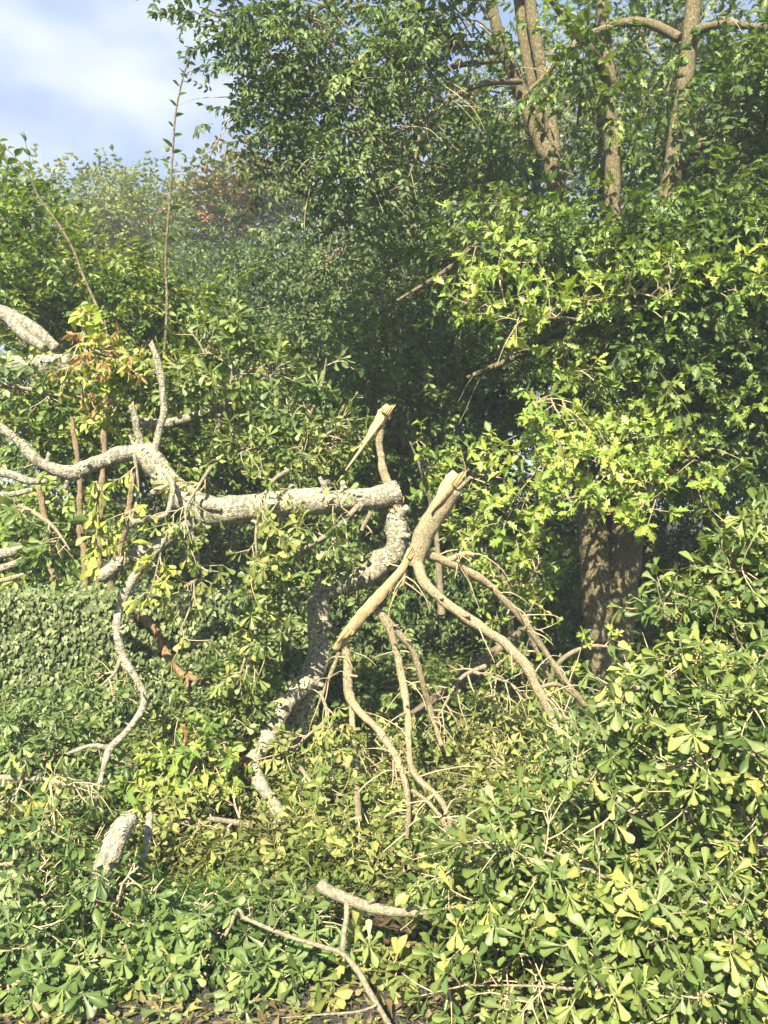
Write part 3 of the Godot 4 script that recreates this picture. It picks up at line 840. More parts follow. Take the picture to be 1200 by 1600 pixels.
func build_big_tree() -> void:
	var stems := [
		[[1.69, -0.05, -6.5, 0.1094], [1.68, 0.25, -6.5, 0.1094], [1.67, 0.65, -6.5, 0.1134], [1.66, 1.05, -6.5, 0.1255], [1.61, 1.55, -6.5, 0.1174], [1.49, 2.25, -6.5, 0.1012], [1.44, 2.85, -6.5, 0.0766], [1.42, 3.4, -6.5, 0.0766], [1.33, 4.2, -6.5, 0.0798], [1.23, 4.425, -6.5, 0.0626], [1.04, 4.9, -6.5, 0.0517], [0.862, 5.292, -6.4, 0.0434], [0.788, 5.784, -6.4, 0.0443]],
		[[1.816, -0.055, -6.52, 0.0894], [1.821, 0.246, -6.52, 0.0934], [1.84, 0.65, -6.5, 0.1094], [1.86, 1.05, -6.5, 0.1336], [1.9, 1.55, -6.5, 0.1377], [1.975, 2.25, -6.5, 0.1174], [2.05, 2.75, -6.5, 0.0862], [2.12, 3.4, -6.5, 0.0830], [2.25, 4.2, -6.5, 0.0766], [2.33, 4.75, -6.5, 0.0664], [2.4, 5.35, -6.5, 0.0626], [2.475, 6.15, -6.5, 0.0517], [2.5, 7.55, -6.5, 0.0400]],
		[[1.835, 1.033, -6.72, 0.0837], [1.82, 2.073, -6.8, 0.0805], [1.855, 3.131, -6.85, 0.0702], [1.895, 4.204, -6.9, 0.0671], [1.858, 5.159, -6.9, 0.0588], [1.805, 5.796, -6.9, 0.0511], [1.752, 7.123, -6.9, 0.0425]],
		[[1.36, 4.069, -6.55, 0.0671], [1.32, 4.647, -6.6, 0.0525], [1.229, 5.155, -6.6, 0.0489], [1.158, 5.612, -6.6, 0.0448], [1.066, 6.627, -6.6, 0.0406]],
		[[1.335, 4.241, -6.6, 0.0525], [1.227, 4.848, -6.7, 0.0464], [1.124, 5.364, -6.7, 0.0464], [1.057, 5.982, -6.7, 0.0412]],
		[[0.911, 5.055, -6.4, 0.0246], [0.692, 5.032, -6.2, 0.0238], [0.415, 4.896, -6, 0.0208], [0.182, 4.845, -5.9, 0.0136], [-0.044, 4.698, -5.7, 0.0066]],
		[[0.896, 5.021, -6.4, 0.0197], [0.563, 4.825, -6.1, 0.0188], [0.318, 4.613, -5.9, 0.0136], [0.134, 4.338, -5.8, 0.0089]],
		[[1.044, 4.858, -6.4, 0.0222], [0.751, 4.694, -6.1, 0.0235], [0.508, 4.5, -5.9, 0.0182], [0.286, 4.272, -5.8, 0.0143], [0.21, 3.962, -5.7, 0.0096], [0.132, 3.742, -5.7, 0.0044]],
		[[0.268, 4.272, -5.8, 0.0134], [0, 4.07, -5.6, 0.0095], [-0.254, 3.962, -5.5, 0.0063], [-0.498, 3.793, -5.4, 0.0042]],
		[[2.375, 4.36, -6.5, 0.0450], [2.486, 4.396, -6.4, 0.0418], [2.623, 4.359, -6.2, 0.0382], [2.769, 4.255, -6, 0.0323], [3.078, 4.227, -5.8, 0.0223]],
		[[2.346, 5.307, -6.6, 0.0406], [2.113, 5.488, -6.7, 0.0361], [1.883, 5.525, -6.8, 0.0366], [1.523, 5.256, -6.6, 0.0254], [1.066, 4.7, -6.3, 0.0097]],
		[[2.388, 5.242, -6.4, 0.0394], [2.528, 5.184, -6.2, 0.0286], [2.769, 5.035, -6, 0.0185]],
		[[1.911, 5, -6.9, 0.0478], [1.675, 5.155, -6.6, 0.0406], [1.428, 5.292, -6.4, 0.0295], [1.24, 5.365, -6.2, 0.0191]],
		[[1.866, 2.568, -6.3, 0.0242], [1.498, 2.639, -5.9, 0.0227], [1.228, 2.455, -5.6, 0.0194], [1.038, 2.277, -5.4, 0.0166], [0.889, 2.141, -5.3, 0.0122]],
		[[1.938, 2.713, -6.3, 0.0242], [1.606, 2.799, -5.8, 0.0201], [1.269, 2.819, -5.5, 0.0148], [0.92, 2.75, -5.2, 0.0080], [0.745, 2.648, -5.1, 0.0039]],
		[[1.836, 2.027, -6.2, 0.0238], [1.578, 2.252, -5.7, 0.0197], [1.246, 2.007, -5.4, 0.0125], [1, 1.83, -5.2, 0.0060]],
		[[1.932, 1.932, -6.2, 0.0238], [1.929, 1.988, -5.7, 0.0175], [1.952, 1.841, -5.4, 0.0104], [1.998, 1.713, -5.3, 0.0041]],
		[[1.1, 5.85, -6.5, 0.0450], [0.477, 5.652, -6.2, 0.0382], [-0.182, 5.272, -5.9, 0.0227], [-0.646, 4.824, -5.6, 0.0129], [-0.973, 4.681, -5.5, 0.0085]],
		[[-0.182, 5.272, -5.9, 0.0182], [-0.57, 4.575, -5.7, 0.0110], [-0.818, 4.35, -5.6, 0.0065], [-1.015, 4.173, -5.5, 0.0042]],
		[[2.108, 3.343, -6.3, 0.0291], [2.224, 3.138, -5.9, 0.0204], [2.369, 3.101, -5.6, 0.0129], [2.496, 2.988, -5.5, 0.0085]],
		[[1.357, 2.907, -6.3, 0.0291], [0.938, 2.676, -6.1, 0.0235], [0.6, 2.519, -6, 0.0138]],
		[[1.308, 3.295, -6.3, 0.0291], [0.892, 3.662, -6.1, 0.0235], [0.454, 3.275, -5.9, 0.0159], [0.089, 3.022, -5.8, 0.0089]],
	]
	var t := tree("big_tree", "large multi-stemmed tree with fused mottled grey-brown trunk standing at the right", "", stems, M.trunk_bark)
	crown(t, "crown", "lobed", [
		[[Vector3(1.679, 3.365, -5.9), Vector3(0.953, 0.295, 0.5)], 48, 7], [[Vector3(2.32, 3.335, -5.8), Vector3(0.58, 0.491, 0.6)], 65, 7], [[Vector3(2.269, 2.548, -5.9), Vector3(0.681, 0.862, 0.6)], 110, 7], [[Vector3(1.569, 2.658, -6), Vector3(0.6, 0.415, 0.4)], 9, 6],
		[[Vector3(2.587, 4.5, -5.9), Vector3(0.318, 0.408, 0.6)], 26, 7], [[Vector3(1.408, 4.642, -6), Vector3(0.185, 0.415, 0.3)], 8, 6], [[Vector3(0.369, 5.196, -6), Vector3(0.508, 0.277, 0.5)], 16, 7],
		[[Vector3(1.674, 6.768, -6.4), Vector3(1.772, 0.985, 1.3)], 34, 7], [[Vector3(3.078, 4.227, -5.8), Vector3(0.402, 1.874, 1)], 50, 7], [[Vector3(0.751, 3.427, -6.1), Vector3(0.704, 0.422, 0.5)], 15, 7],
	], Vector3(2.046, 4.242, -7), {"spread": 0.19})
	crown(t, "rear_crown", "lobed", [
		[[Vector3(1.98, 4.79, -7.8), Vector3(1.98, 0.9, 0.7)], 58, 8], [[Vector3(3.098, 4.765, -7.6), Vector3(0.877, 1.345, 0.7)], 58, 8], [[Vector3(2.4, 5.99, -7.8), Vector3(1.68, 0.72, 0.8)], 26, 8], [[Vector3(0.585, 4.941, -7.6), Vector3(0.818, 0.877, 0.6)], 20, 7], [[Vector3(2.105, 3.187, -7.6), Vector3(1.52, 0.76, 0.5)], 60, 8],
	], Vector3(2.046, 4.242, -7), {"spread": 0.24})
	crown(t, "overhanging_crown", "small", [
		[[Vector3(-0.431, 4.264, -5.6), Vector3(0.452, 0.646, 0.5)], 46, 7], [[Vector3(-0.775, 4.738, -5.6), Vector3(0.345, 0.323, 0.4)], 22, 6], [[Vector3(-1.1, 4.913, -5.5), Vector3(0.338, 0.148, 0.3)], 7, 5], [[Vector3(-0.089, 4.718, -5.8), Vector3(0.491, 0.535, 0.5)], 28, 7], [[Vector3(-0.268, 3.781, -5.8), Vector3(0.402, 0.268, 0.4)], 22, 6], [[Vector3(0.178, 4.227, -5.8), Vector3(0.357, 0.58, 0.4)], 11, 6],
		[[Vector3(-0.357, 5.788, -5.8), Vector3(1.16, 0.535, 0.7)], 18, 7],
	], Vector3(1.083, 5.242, -6.4), {"spread": 0.17, "scale": 0.58, "droop": 0.3})
	var ls := LeafSet.new()
	var tw := Acc.new()
	var o := {"leaf": "lobed_lime", "sides": 10, "side_len": 0.42, "twigs": 4, "twig_len": 0.16, "n": 7, "size": 0.09, "droop": 0.15, "from": 0.3, "pull": Vector3(-0.05, 0.3, 0.7)}
	for k in [13, 14, 15, 16]:
		grow(t, ls, tw, stems[k], o)
	o.sides = 12
	for line in [[[1.246, 2.007, -5.4, 0.0083], [1.03, 1.708, -5.15, 0.0079], [0.846, 1.55, -5, 0.0058], [0.731, 1.435, -5, 0.0038]], [[1.578, 2.252, -5.7, 0.0132], [1.42, 1.95, -5.2, 0.0100], [1.269, 1.742, -5, 0.0077], [1.142, 1.588, -4.95, 0.0038]], [[1.785, 2.085, -5.8, 0.0134], [1.712, 1.795, -5.3, 0.0102], [1.608, 1.628, -5.1, 0.0059], [1.462, 1.492, -5, 0.0038]], [[2.369, 3.101, -5.6, 0.0086], [2.303, 2.957, -5.3, 0.0082], [2.315, 2.805, -5.1, 0.0039]], [[1.606, 2.799, -5.8, 0.0134], [1.578, 2.962, -5.4, 0.0083], [1.76, 2.87, -5.2, 0.0040]], [[0.892, 3.662, -6.1, 0.0094], [0.762, 3.158, -5.5, 0.0085], [0.76, 2.83, -5.2, 0.0060]]]:
		thin(tw, line, 6)
		grow(t, ls, tw, line, o)
	part(t, "twigs", tw.mesh(), M.twig, "stuff")
	twiggy(t, stems.slice(5, 22), 9, 0.6)
	leaves_of(t, ls, SP.lobed_lime, 300)

func build_ivy_wall() -> void:
	var t := thing("ivy_wall", "low garden wall thickly covered in pale green ivy at the left", "wall", Vector3(-1.754, -0.028, -5.7))
	var x0 := -4.2
	var x1 := -0.5
	var zf := -5.7
	var wall := Acc.new()
	for c in [Vector3(x0, 0, zf), Vector3(x1, 0, zf), Vector3(x1, 0.92, zf), Vector3(x0, 0.92, zf), Vector3(x0, 0, zf - 0.3), Vector3(x1, 0, zf - 0.3), Vector3(x1, 0.92, zf - 0.3), Vector3(x0, 0.92, zf - 0.3)]:
		wall.vert(c, Color.WHITE)
	for q in [[3, 2, 1, 0], [6, 7, 4, 5], [7, 6, 2, 3], [2, 6, 5, 1], [7, 3, 0, 4]]:
		wall.quad(q[0], q[1], q[2], q[3])
	part(t, "masonry", wall.mesh(), M.mortar)
	var ls := LeafSet.new()
	for i in 17000:
		var x := rf(x0, x1 + 0.05)
		var y := rf(0.0, 1.0)
		var bump := lump.get_noise_3d(x * 28, y * 28, 9) * 0.06 + lump.get_noise_3d(x * 90, y * 90, 19) * 0.04
		var layer := rf(0.0, 0.075)
		var p := Vector3(x, y, zf + 0.02 + layer + bump)
		var up := (Vector3(0, 0.35, 1) + rdir() * 0.45).normalized()
		if lump.get_noise_3d(x * 70, y * 70, 77) > 0.3 and i % 3 == 0:
			p.z += rf(0.02, 0.08)                   # shoots that stand off the face
		if i % 6 == 0:                              # over the top of the wall
			p = Vector3(x, 0.92 + rf(0.0, 0.09) + bump * 1.3 + maxf(0, lump.get_noise_3d(x * 60, 4, 5)) * rf(0, 0.25), zf - rf(-0.06, 0.34))
			up = (Vector3(0, 1, 0.5) + rdir() * 0.4).normalized()
		var d := (Vector3.DOWN + Vector3(rf(-0.7, 0.7), 0, 0.2) + rdir() * 0.25).slide(up).normalized()
		ls.xf.append(leaf_frame(p, d, up, rf(0.024, 0.045)))
		ls.pal.append(rng.randi() % 5)
		ls.gain.append(rf(0.8, 1.2))
	leaves_of(t, ls, SP.ivy, 300)

func build_left_shrubs() -> void:
	var t := thing("crape_myrtle", "reddish bare-stemmed shrub with lime leaves behind the ivy wall", "shrub", Vector3(-2.229, 0.775, -6.3))
	var stems := [[[-2.425, 0.787, -6.2, 0.0378], [-2.459, 1.073, -6.2, 0.0343], [-2.497, 1.359, -6.2, 0.0275], [-2.575, 1.741, -6.2, 0.0206]], [[-2.304, 0.775, -6.3, 0.0279], [-2.261, 1.114, -6.3, 0.0279], [-2.302, 1.453, -6.3, 0.0244], [-2.309, 1.841, -6.3, 0.0209], [-2.375, 2.325, -6.3, 0.0140]], [[-2.134, 0.762, -6.4, 0.0319], [-2.058, 1.156, -6.4, 0.0284], [-1.962, 1.55, -6.4, 0.0248], [-1.927, 1.845, -6.4, 0.0177]], [[-2.198, 0.959, -6.4, 0.0248], [-2.166, 1.747, -6.4, 0.0213], [-2.144, 2.239, -6.4, 0.0213], [-2.086, 2.713, -6.3, 0.0174], [-2.082, 2.981, -6.2, 0.0103]], [[-1.352, 0.787, -6.2, 0.0172], [-1.357, 1.049, -6.2, 0.0137], [-1.368, 0.858, -6, 0.0100], [-1.328, 0.597, -5.9, 0.0065]]]
	for i in stems.size():
		part(t, "stem", limb_mesh(stems[i], 9, 0.34), M.tan_bark if i != 4 else M.red_bark, "", i)
	var ls := LeafSet.new()
	var tw := Acc.new()
	for line in [[[-1.625, 2.436, -4.8, 0.0111], [-1.539, 2.541, -4.6, 0.0071], [-1.575, 2.67, -4.55, 0.0035]], [[-1.551, 2.141, -4.8, 0.0111], [-1.514, 2.293, -4.6, 0.0071], [-1.435, 2.425, -4.55, 0.0035]], [[-1.588, 2.436, -4.8, 0.0111], [-1.433, 2.258, -4.6, 0.0071], [-1.488, 2.075, -4.55, 0.0035]]]:
		thin(tw, line, 6)
		grow(t, ls, tw, line, {"leaf": "broad_lime", "sides": 8, "side_len": 0.16, "twigs": 3, "twig_len": 0.09, "n": 6, "size": 0.07, "droop": 0.2, "from": 0.1, "pull": Vector3(0, 0.2, 0.6)})
	part(t, "twigs", tw.mesh(), M.twig, "stuff")
	leaves_of(t, ls, SP.broad_lime, 150)
	t = tree("leafy_sapling", "dense mid green sapling at left edge below the pale tree", "", [[[-3.074, 0.639, -7.4, 0.0455], [-3.017, 1.778, -7.4, 0.0398], [-3.032, 2.898, -7.3, 0.0281], [-3.145, 3.908, -7.3, 0.0168]], [[-3.028, 2.461, -7.4, 0.0228], [-2.492, 3.101, -7.2, 0.0166], [-2.185, 3.516, -7.1, 0.0109]]], M.dark_bark)
	crown(t, "crown", "broad", [[[Vector3(-2.976, 3.403, -7.3), Vector3(0.674, 0.449, 0.6)], 60, 7], [[Vector3(-3.302, 3.998, -7.4), Vector3(0.342, 0.512, 0.5)], 30, 7], [[Vector3(-2.049, 3.322, -7.2), Vector3(0.609, 0.388, 0.5)], 45, 7], [[Vector3(-2.732, 2.461, -7.4), Vector3(1.025, 0.512, 0.6)], 80, 7], [[Vector3(-3.015, 1.442, -7), Vector3(0.646, 0.592, 0.5)], 60, 7], [[Vector3(-2.105, 2.135, -7.6), Vector3(0.818, 0.409, 0.5)], 40, 7]], Vector3(-3.12, 2.75, -7.8), {"spread": 0.2, "scale": 0.85})
	for s in [["slender upright shoot with sparse leaves standing alone against blue sky", [[-1.376, 2.51, -5.2, 0.0088], [-1.356, 2.83, -5.2, 0.0088], [-1.364, 3.15, -5.2, 0.0080], [-1.34, 3.47, -5.2, 0.0072], [-1.32, 3.79, -5.2, 0.0064], [-1.3, 4.05, -5.2, 0.0060], [-1.248, 4.29, -5.2, 0.0048], [-1.188, 4.43, -5.2, 0.0040], [-1.048, 4.53, -5.2, 0.0028]]], ["slanting shoot with few leaves at the left edge below the sky", [[-1.723, 2.781, -5, 0.0092], [-1.808, 2.973, -5, 0.0085], [-1.877, 3.146, -5, 0.0077], [-1.969, 3.3, -5, 0.0069], [-2.069, 3.435, -5, 0.0058], [-2.154, 3.608, -5, 0.0046], [-2.238, 3.704, -5, 0.0038], [-2.327, 3.788, -5, 0.0027]]]]:
		var line: Array = s[1]
		t = thing("tall_shoot", s[0], "shoot", Vector3(line[0][0], line[0][1], line[0][2]), "tall shoots left of the big tree")
		part(t, "stem", limb_mesh(line, 6, 0.0), M.dark_bark)
		ls = LeafSet.new()
		var c := curve(line, 0.03)
		for k in 26:
			var at := point_on(c, lerpf(0.3, 1.0, k / 25.0))
			var d: Vector3 = (at[1] * 0.5 + Vector3(1 if k % 2 else -1, 0, 0) + rdir() * 0.5).normalized()
			ls.xf.append(leaf_frame(at[0], d, (Vector3.UP + rdir() * 0.5).normalized(), rf(0.04, 0.085)))
			ls.pal.append(2)
			ls.gain.append(1.0)
		leaves_of(t, ls, SP.broad, 30)

func end_of(pts: Array) -> Array:                   # [tip, direction]
	var a: Array = pts[-1]
	var b: Array = pts[-2]
	var p := Vector3(a[0], a[1], a[2])
	return [p, (p - Vector3(b[0], b[1], b[2])).normalized()]

func build_broken_tree() -> void:
	var trunk := [[-0.53, 0.125, -4.75, 0.0789], [-0.501, 0.352, -4.72, 0.0784], [-0.441, 0.556, -4.7, 0.0716], [-0.362, 0.755, -4.7, 0.0618], [-0.374, 0.969, -4.72, 0.0621], [-0.346, 1.094, -4.74, 0.0623], [-0.2, 1.151, -4.72, 0.0588], [-0.036, 1.235, -4.66, 0.0613], [0.064, 1.337, -4.62, 0.0640], [0.078, 1.462, -4.6, 0.0573], [0.046, 1.603, -4.6, 0.0510]]
	var limb := [[0.078, 1.656, -4.58, 0.0602], [-0.035, 1.631, -4.56, 0.0600], [-0.21, 1.623, -4.54, 0.0629], [-0.415, 1.612, -4.5, 0.0654], [-0.62, 1.588, -4.48, 0.0682], [-0.823, 1.56, -4.46, 0.0679], [-0.956, 1.56, -4.44, 0.0768], [-1.076, 1.635, -4.44, 0.0676], [-1.168, 1.721, -4.44, 0.0646], [-1.23, 1.816, -4.44, 0.0615], [-1.291, 1.885, -4.44, 0.0584]]
	var t := thing("snapped_oak", "standing oak trunk with lichen-crusted limb snapped over to the left", "broken tree", Vector3(-0.53, 0.125, -4.75))
	part(t, "trunk", limb_mesh(trunk, 20, 0.3), M.pale_bark)
	part(t, "snapped_limb", limb_mesh(limb, 20, 0.3), M.pale_bark)
	var forks := [
		[[-1.271, 1.871, -4.44, 0.0415], [-1.377, 1.863, -4.42, 0.0413], [-1.506, 1.814, -4.4, 0.0411], [-1.617, 1.752, -4.38, 0.0382], [-1.684, 1.758, -4.36, 0.0326], [-1.803, 1.81, -4.34, 0.0297], [-1.894, 1.916, -4.32, 0.0242], [-2.018, 2.013, -4.3, 0.0214]],
		[[-1.236, 1.84, -4.44, 0.0249], [-1.206, 1.942, -4.43, 0.0221], [-1.17, 2.094, -4.42, 0.0207], [-1.17, 2.228, -4.41, 0.0192], [-1.198, 2.345, -4.4, 0.0178], [-1.232, 2.437, -4.4, 0.0151]],
		[[-1.291, 1.871, -4.44, 0.0221], [-1.312, 1.992, -4.42, 0.0207], [-1.334, 2.112, -4.4, 0.0178]],
		[[-0.939, 1.55, -4.44, 0.0415], [-1.032, 1.476, -4.4, 0.0384], [-1.134, 1.409, -4.36, 0.0380], [-1.25, 1.345, -4.3, 0.0375], [-1.357, 1.288, -4.25, 0.0344], [-1.454, 1.22, -4.2, 0.0288]],
		[[-1.015, 1.499, -4.4, 0.0274], [-1.098, 1.424, -4.3, 0.0255], [-1.193, 1.321, -4.25, 0.0238], [-1.266, 1.227, -4.2, 0.0223], [-1.309, 1.103, -4.15, 0.0207], [-1.312, 0.967, -4.1, 0.0204], [-1.287, 0.86, -4.08, 0.0191], [-1.212, 0.738, -4.06, 0.0177], [-1.165, 0.631, -4.05, 0.0177], [-1.215, 0.519, -4, 0.0174], [-1.3, 0.426, -3.95, 0.0160], [-1.32, 0.32, -3.9, 0.0134], [-1.327, 0.217, -3.85, 0.0120], [-1.388, 0.059, -3.8, 0.0071]],
		[[-1.3, 0.432, -3.95, 0.0111], [-1.394, 0.441, -3.94, 0.0098], [-1.493, 0.41, -3.92, 0.0073]],
		[[-0.755, 1.533, -4.46, 0.0139], [-0.649, 1.475, -4.44, 0.0111], [-0.51, 1.407, -4.42, 0.0096], [-0.406, 1.381, -4.4, 0.0068], [-0.236, 1.28, -4.38, 0.0041]],
		[[-1.176, 1.679, -4.43, 0.0221], [-1.061, 1.634, -4.38, 0.0218], [-0.939, 1.584, -4.36, 0.0217], [-0.859, 1.56, -4.38, 0.0164]],
		[[-1.186, 1.772, -4.43, 0.0193], [-1.092, 1.699, -4.3, 0.0161], [-1.105, 1.55, -4.25, 0.0159], [-1.221, 1.511, -4.2, 0.0209], [-1.27, 1.492, -4.18, 0.0182]],
		[[0.05, 1.656, -4.6, 0.0258], [0, 1.762, -4.6, 0.0229], [-0.021, 1.904, -4.6, 0.0215], [-0.021, 2.045, -4.6, 0.0258], [0.004, 2.106, -4.6, 0.0287]],
		[[-0.38, 0.646, -4.7, 0.0527], [-0.46, 0.577, -4.6, 0.0487], [-0.537, 0.512, -4.5, 0.0477], [-0.592, 0.399, -4.4, 0.0466], [-0.635, 0.31, -4.3, 0.0429], [-0.703, 0.255, -4.25, 0.0371]],
		[[-0.662, 0.29, -4.2, 0.0340], [-0.615, 0.225, -4.1, 0.0307], [-0.545, 0.148, -4.05, 0.0303], [-0.508, 0.073, -4, 0.0299], [-0.51, -0.045, -3.95, 0.0271]],
	]
	for i in forks.size():
		part(t, "branch", limb_mesh(forks[i], 14, 0.32), M.pale_bark if i != 9 else M.smooth_bark, "", i)
	var e := end_of(trunk)
	part(t, "broken_end", splinter_mesh(e[0] + Vector3(0, -0.01, 0), Vector3(0.15, 1, 0.1), 0.062, 0.085, Vector3(0.5, 0.4, 0.2)), M.wound)
	part(t, "splintered_stub", torn_face([[-0.142, 1.905, -4.62, 0.0053], [-0.088, 1.957, -4.6, 0.0177], [-0.035, 2.036, -4.58, 0.0282], [0.007, 2.095, -4.57, 0.0316], [0.032, 2.132, -4.56, 0.0246]], 0.01, Color(0.47, 0.36, 0.20)), M.wood)
	part(t, "stub_splinters", splinter_mesh(Vector3(0.011, 2.101, -4.565), Vector3(0.5, 0.85, 0), 0.028, 0.07, Vector3(0.8, 0.1, 0.1), 16), M.wood)
	part(t, "splinter", torn_face([[-0.212, 1.78, -4.6, 0.0035], [-0.141, 1.874, -4.58, 0.0088], [-0.07, 1.971, -4.56, 0.0105], [0, 2.058, -4.55, 0.0070]], 0.006, Color(0.5, 0.38, 0.22)), M.wood)
	e = end_of(forks[10])
	part(t, "torn_wound", splinter_mesh(Vector3(-0.685, 0.271, -4.2), Vector3(-0.6, -0.7, 0.4), 0.05, 0.07, Vector3(-1, -0.3, 0.5)), M.wound)
	for k in [1, 2, 3]:
		e = end_of(forks[k])
		part(t, "broken_tip", splinter_mesh(e[0], e[1], forks[k][-1][3] * 0.95, forks[k][-1][3] * 1.6, e[1].cross(Vector3(0.3, 0.2, 1))), M.wood, "", k - 1)
	nubs(t, [trunk, limb, forks[0], forks[3], forks[4]], 9, M.pale_bark)
	lichen(t, [limb, forks[0], forks[3], forks[4], forks[10], forks[11]], 3200.0)
	lichen(t, [trunk, forks[1], forks[5], forks[8]], 1500.0)

func build_split_limb() -> void:
	var t := thing("split_limb", "tan limb with pale split top hanging upside down beside the snapped oak", "fallen limb", Vector3(0.167, 1.349, -4.35))
	var main := [[0.351, 1.676, -4.3, 0.0496], [0.306, 1.583, -4.32, 0.0565], [0.247, 1.49, -4.34, 0.0601], [0.201, 1.399, -4.36, 0.0537], [0.174, 1.322, -4.36, 0.0470], [0.161, 1.265, -4.36, 0.0436]]
	part(t, "limb", limb_mesh(main, 16, 0.22), M.smooth_bark)
	var kids := [
		[[0.168, 1.315, -4.36, 0.0310], [0.205, 1.203, -4.3, 0.0278], [0.295, 1.101, -4.26, 0.0275], [0.403, 1.024, -4.22, 0.0273], [0.521, 0.949, -4.18, 0.0257], [0.623, 0.873, -4.15, 0.0241], [0.704, 0.783, -4.12, 0.0240], [0.757, 0.683, -4.1, 0.0252], [0.802, 0.59, -4.09, 0.0211], [0.847, 0.475, -4.05, 0.0183], [0.902, 0.345, -4.07, 0.0158], [0.942, 0.232, -4.08, 0.0132], [0.906, 0.235, -3.8, 0.0098]],
		[[0.185, 1.341, -4.38, 0.0226], [0.306, 1.298, -4.42, 0.0228], [0.419, 1.248, -4.46, 0.0216], [0.537, 1.176, -4.5, 0.0204], [0.665, 1.067, -4.55, 0.0191], [0.786, 0.931, -4.6, 0.0193], [0.894, 0.781, -4.65, 0.0180], [1.012, 0.61, -4.7, 0.0167], [1.189, 0.398, -4.8, 0.0124]],
		[[0.342, 1.29, -4.44, 0.0172], [0.391, 1.312, -4.42, 0.0171], [0.44, 1.33, -4.4, 0.0156], [0.475, 1.321, -4.38, 0.0113]],
		[[-0.051, 1.049, -4.4, 0.0171], [0, 0.981, -4.4, 0.0185], [0.041, 0.9, -4.4, 0.0185], [0.074, 0.772, -4.4, 0.0185], [0.107, 0.611, -4.36, 0.0197], [0.124, 0.474, -4.24, 0.0178], [0.124, 0.359, -4.02, 0.0156], [0.154, 0.321, -3.85, 0.0137], [0.229, 0.291, -3.72, 0.0132], [0.273, 0.253, -3.55, 0.0115], [0.258, 0.282, -3.11, 0.0070]],
		[[-0.027, 1.025, -4.4, 0.0171], [0.075, 0.906, -4.45, 0.0173], [0.156, 0.788, -4.5, 0.0174], [0.21, 0.623, -4.55, 0.0162], [0.256, 0.448, -4.62, 0.0149], [0.318, 0.258, -4.6, 0.0119]],
		[[-0.211, 0.853, -4.42, 0.0228], [-0.193, 0.738, -4.4, 0.0256], [-0.182, 0.59, -4.38, 0.0255], [-0.133, 0.517, -4.33, 0.0210], [-0.026, 0.44, -4.22, 0.0191], [0.056, 0.36, -4.07, 0.0184], [0.096, 0.287, -3.91, 0.0152], [0.108, 0.248, -3.68, 0.0119], [0.09, 0.271, -3.26, 0.0063]],
		[[-0.176, 0.585, -4.4, 0.0171], [-0.16, 0.42, -4.32, 0.0167], [-0.14, 0.276, -4.14, 0.0174], [-0.108, 0.258, -3.5, 0.0136]],
		[[-0.231, 0.836, -4.42, 0.0114], [-0.273, 0.713, -4.44, 0.0115], [-0.316, 0.607, -4.46, 0.0086], [-0.352, 0.516, -4.48, 0.0058]],
		[[0.107, 1.282, -4.36, 0.0113], [0.107, 1.216, -4.34, 0.0084], [0.1, 1.167, -4.33, 0.0056]],
		[[0.129, 0.275, -3.81, 0.0098], [0.191, 0.277, -3.66, 0.0095], [0.242, 0.258, -3.5, 0.0079], [0.254, 0.278, -3.18, 0.0051]],
		[[0.826, 0.572, -4.1, 0.0159], [0.89, 0.527, -4.13, 0.0160], [0.974, 0.481, -4.15, 0.0134], [1.045, 0.425, -4.18, 0.0081]],
		[[0.757, 0.683, -4.1, 0.0132], [0.872, 0.678, -4.2, 0.0109], [0.992, 0.591, -4.3, 0.0069]],
	]
	for i in kids.size():
		part(t, "branch", limb_mesh(kids[i], 10, 0.24), M.smooth_bark, "", i)
	part(t, "split_top", torn_face([[0.243, 1.55, -4.275, 0.0033], [0.275, 1.602, -4.262, 0.0229], [0.314, 1.661, -4.252, 0.0360], [0.347, 1.713, -4.25, 0.0392], [0.373, 1.746, -4.25, 0.0294]], 0.012, Color(0.47, 0.36, 0.20)), M.wood)
	part(t, "splinters", splinter_mesh(Vector3(0.354, 1.707, -4.265), Vector3(0.55, 0.85, 0.05), 0.036, 0.11, Vector3(0.9, -0.3, 0.1), 20), M.wood)
	part(t, "peeled_strip", torn_face([[0.14, 1.356, -4.34, 0.0167], [0.1, 1.264, -4.33, 0.0200], [0.033, 1.184, -4.325, 0.0233], [-0.04, 1.097, -4.33, 0.0300], [-0.114, 1.016, -4.34, 0.0300], [-0.174, 0.94, -4.36, 0.0268], [-0.229, 0.863, -4.38, 0.0236], [-0.264, 0.826, -4.4, 0.0135]], 0.004, Color(0.34, 0.27, 0.165)), M.wood)
	part(t, "strip_splinters", splinter_mesh(Vector3(-0.184, 0.927, -4.355), Vector3(-0.55, -0.8, 0.05), 0.028, 0.13, Vector3(-0.8, -0.3, 0.2), 14), M.wood)
	part(t, "tear_splinters", splinter_mesh(Vector3(0.134, 1.323, -4.34), Vector3(0.5, 0.9, 0.1), 0.026, 0.1, Vector3(-0.8, 0.3, 0.2), 10), M.wood)
	twiggy(t, kids, 9, 0.34, "twigs")
	nubs(t, [kids[0], kids[1], kids[3], kids[4], kids[5]], 7, M.smooth_bark)
	lichen(t, [kids[0], kids[3], kids[5], kids[6]], 160.0)

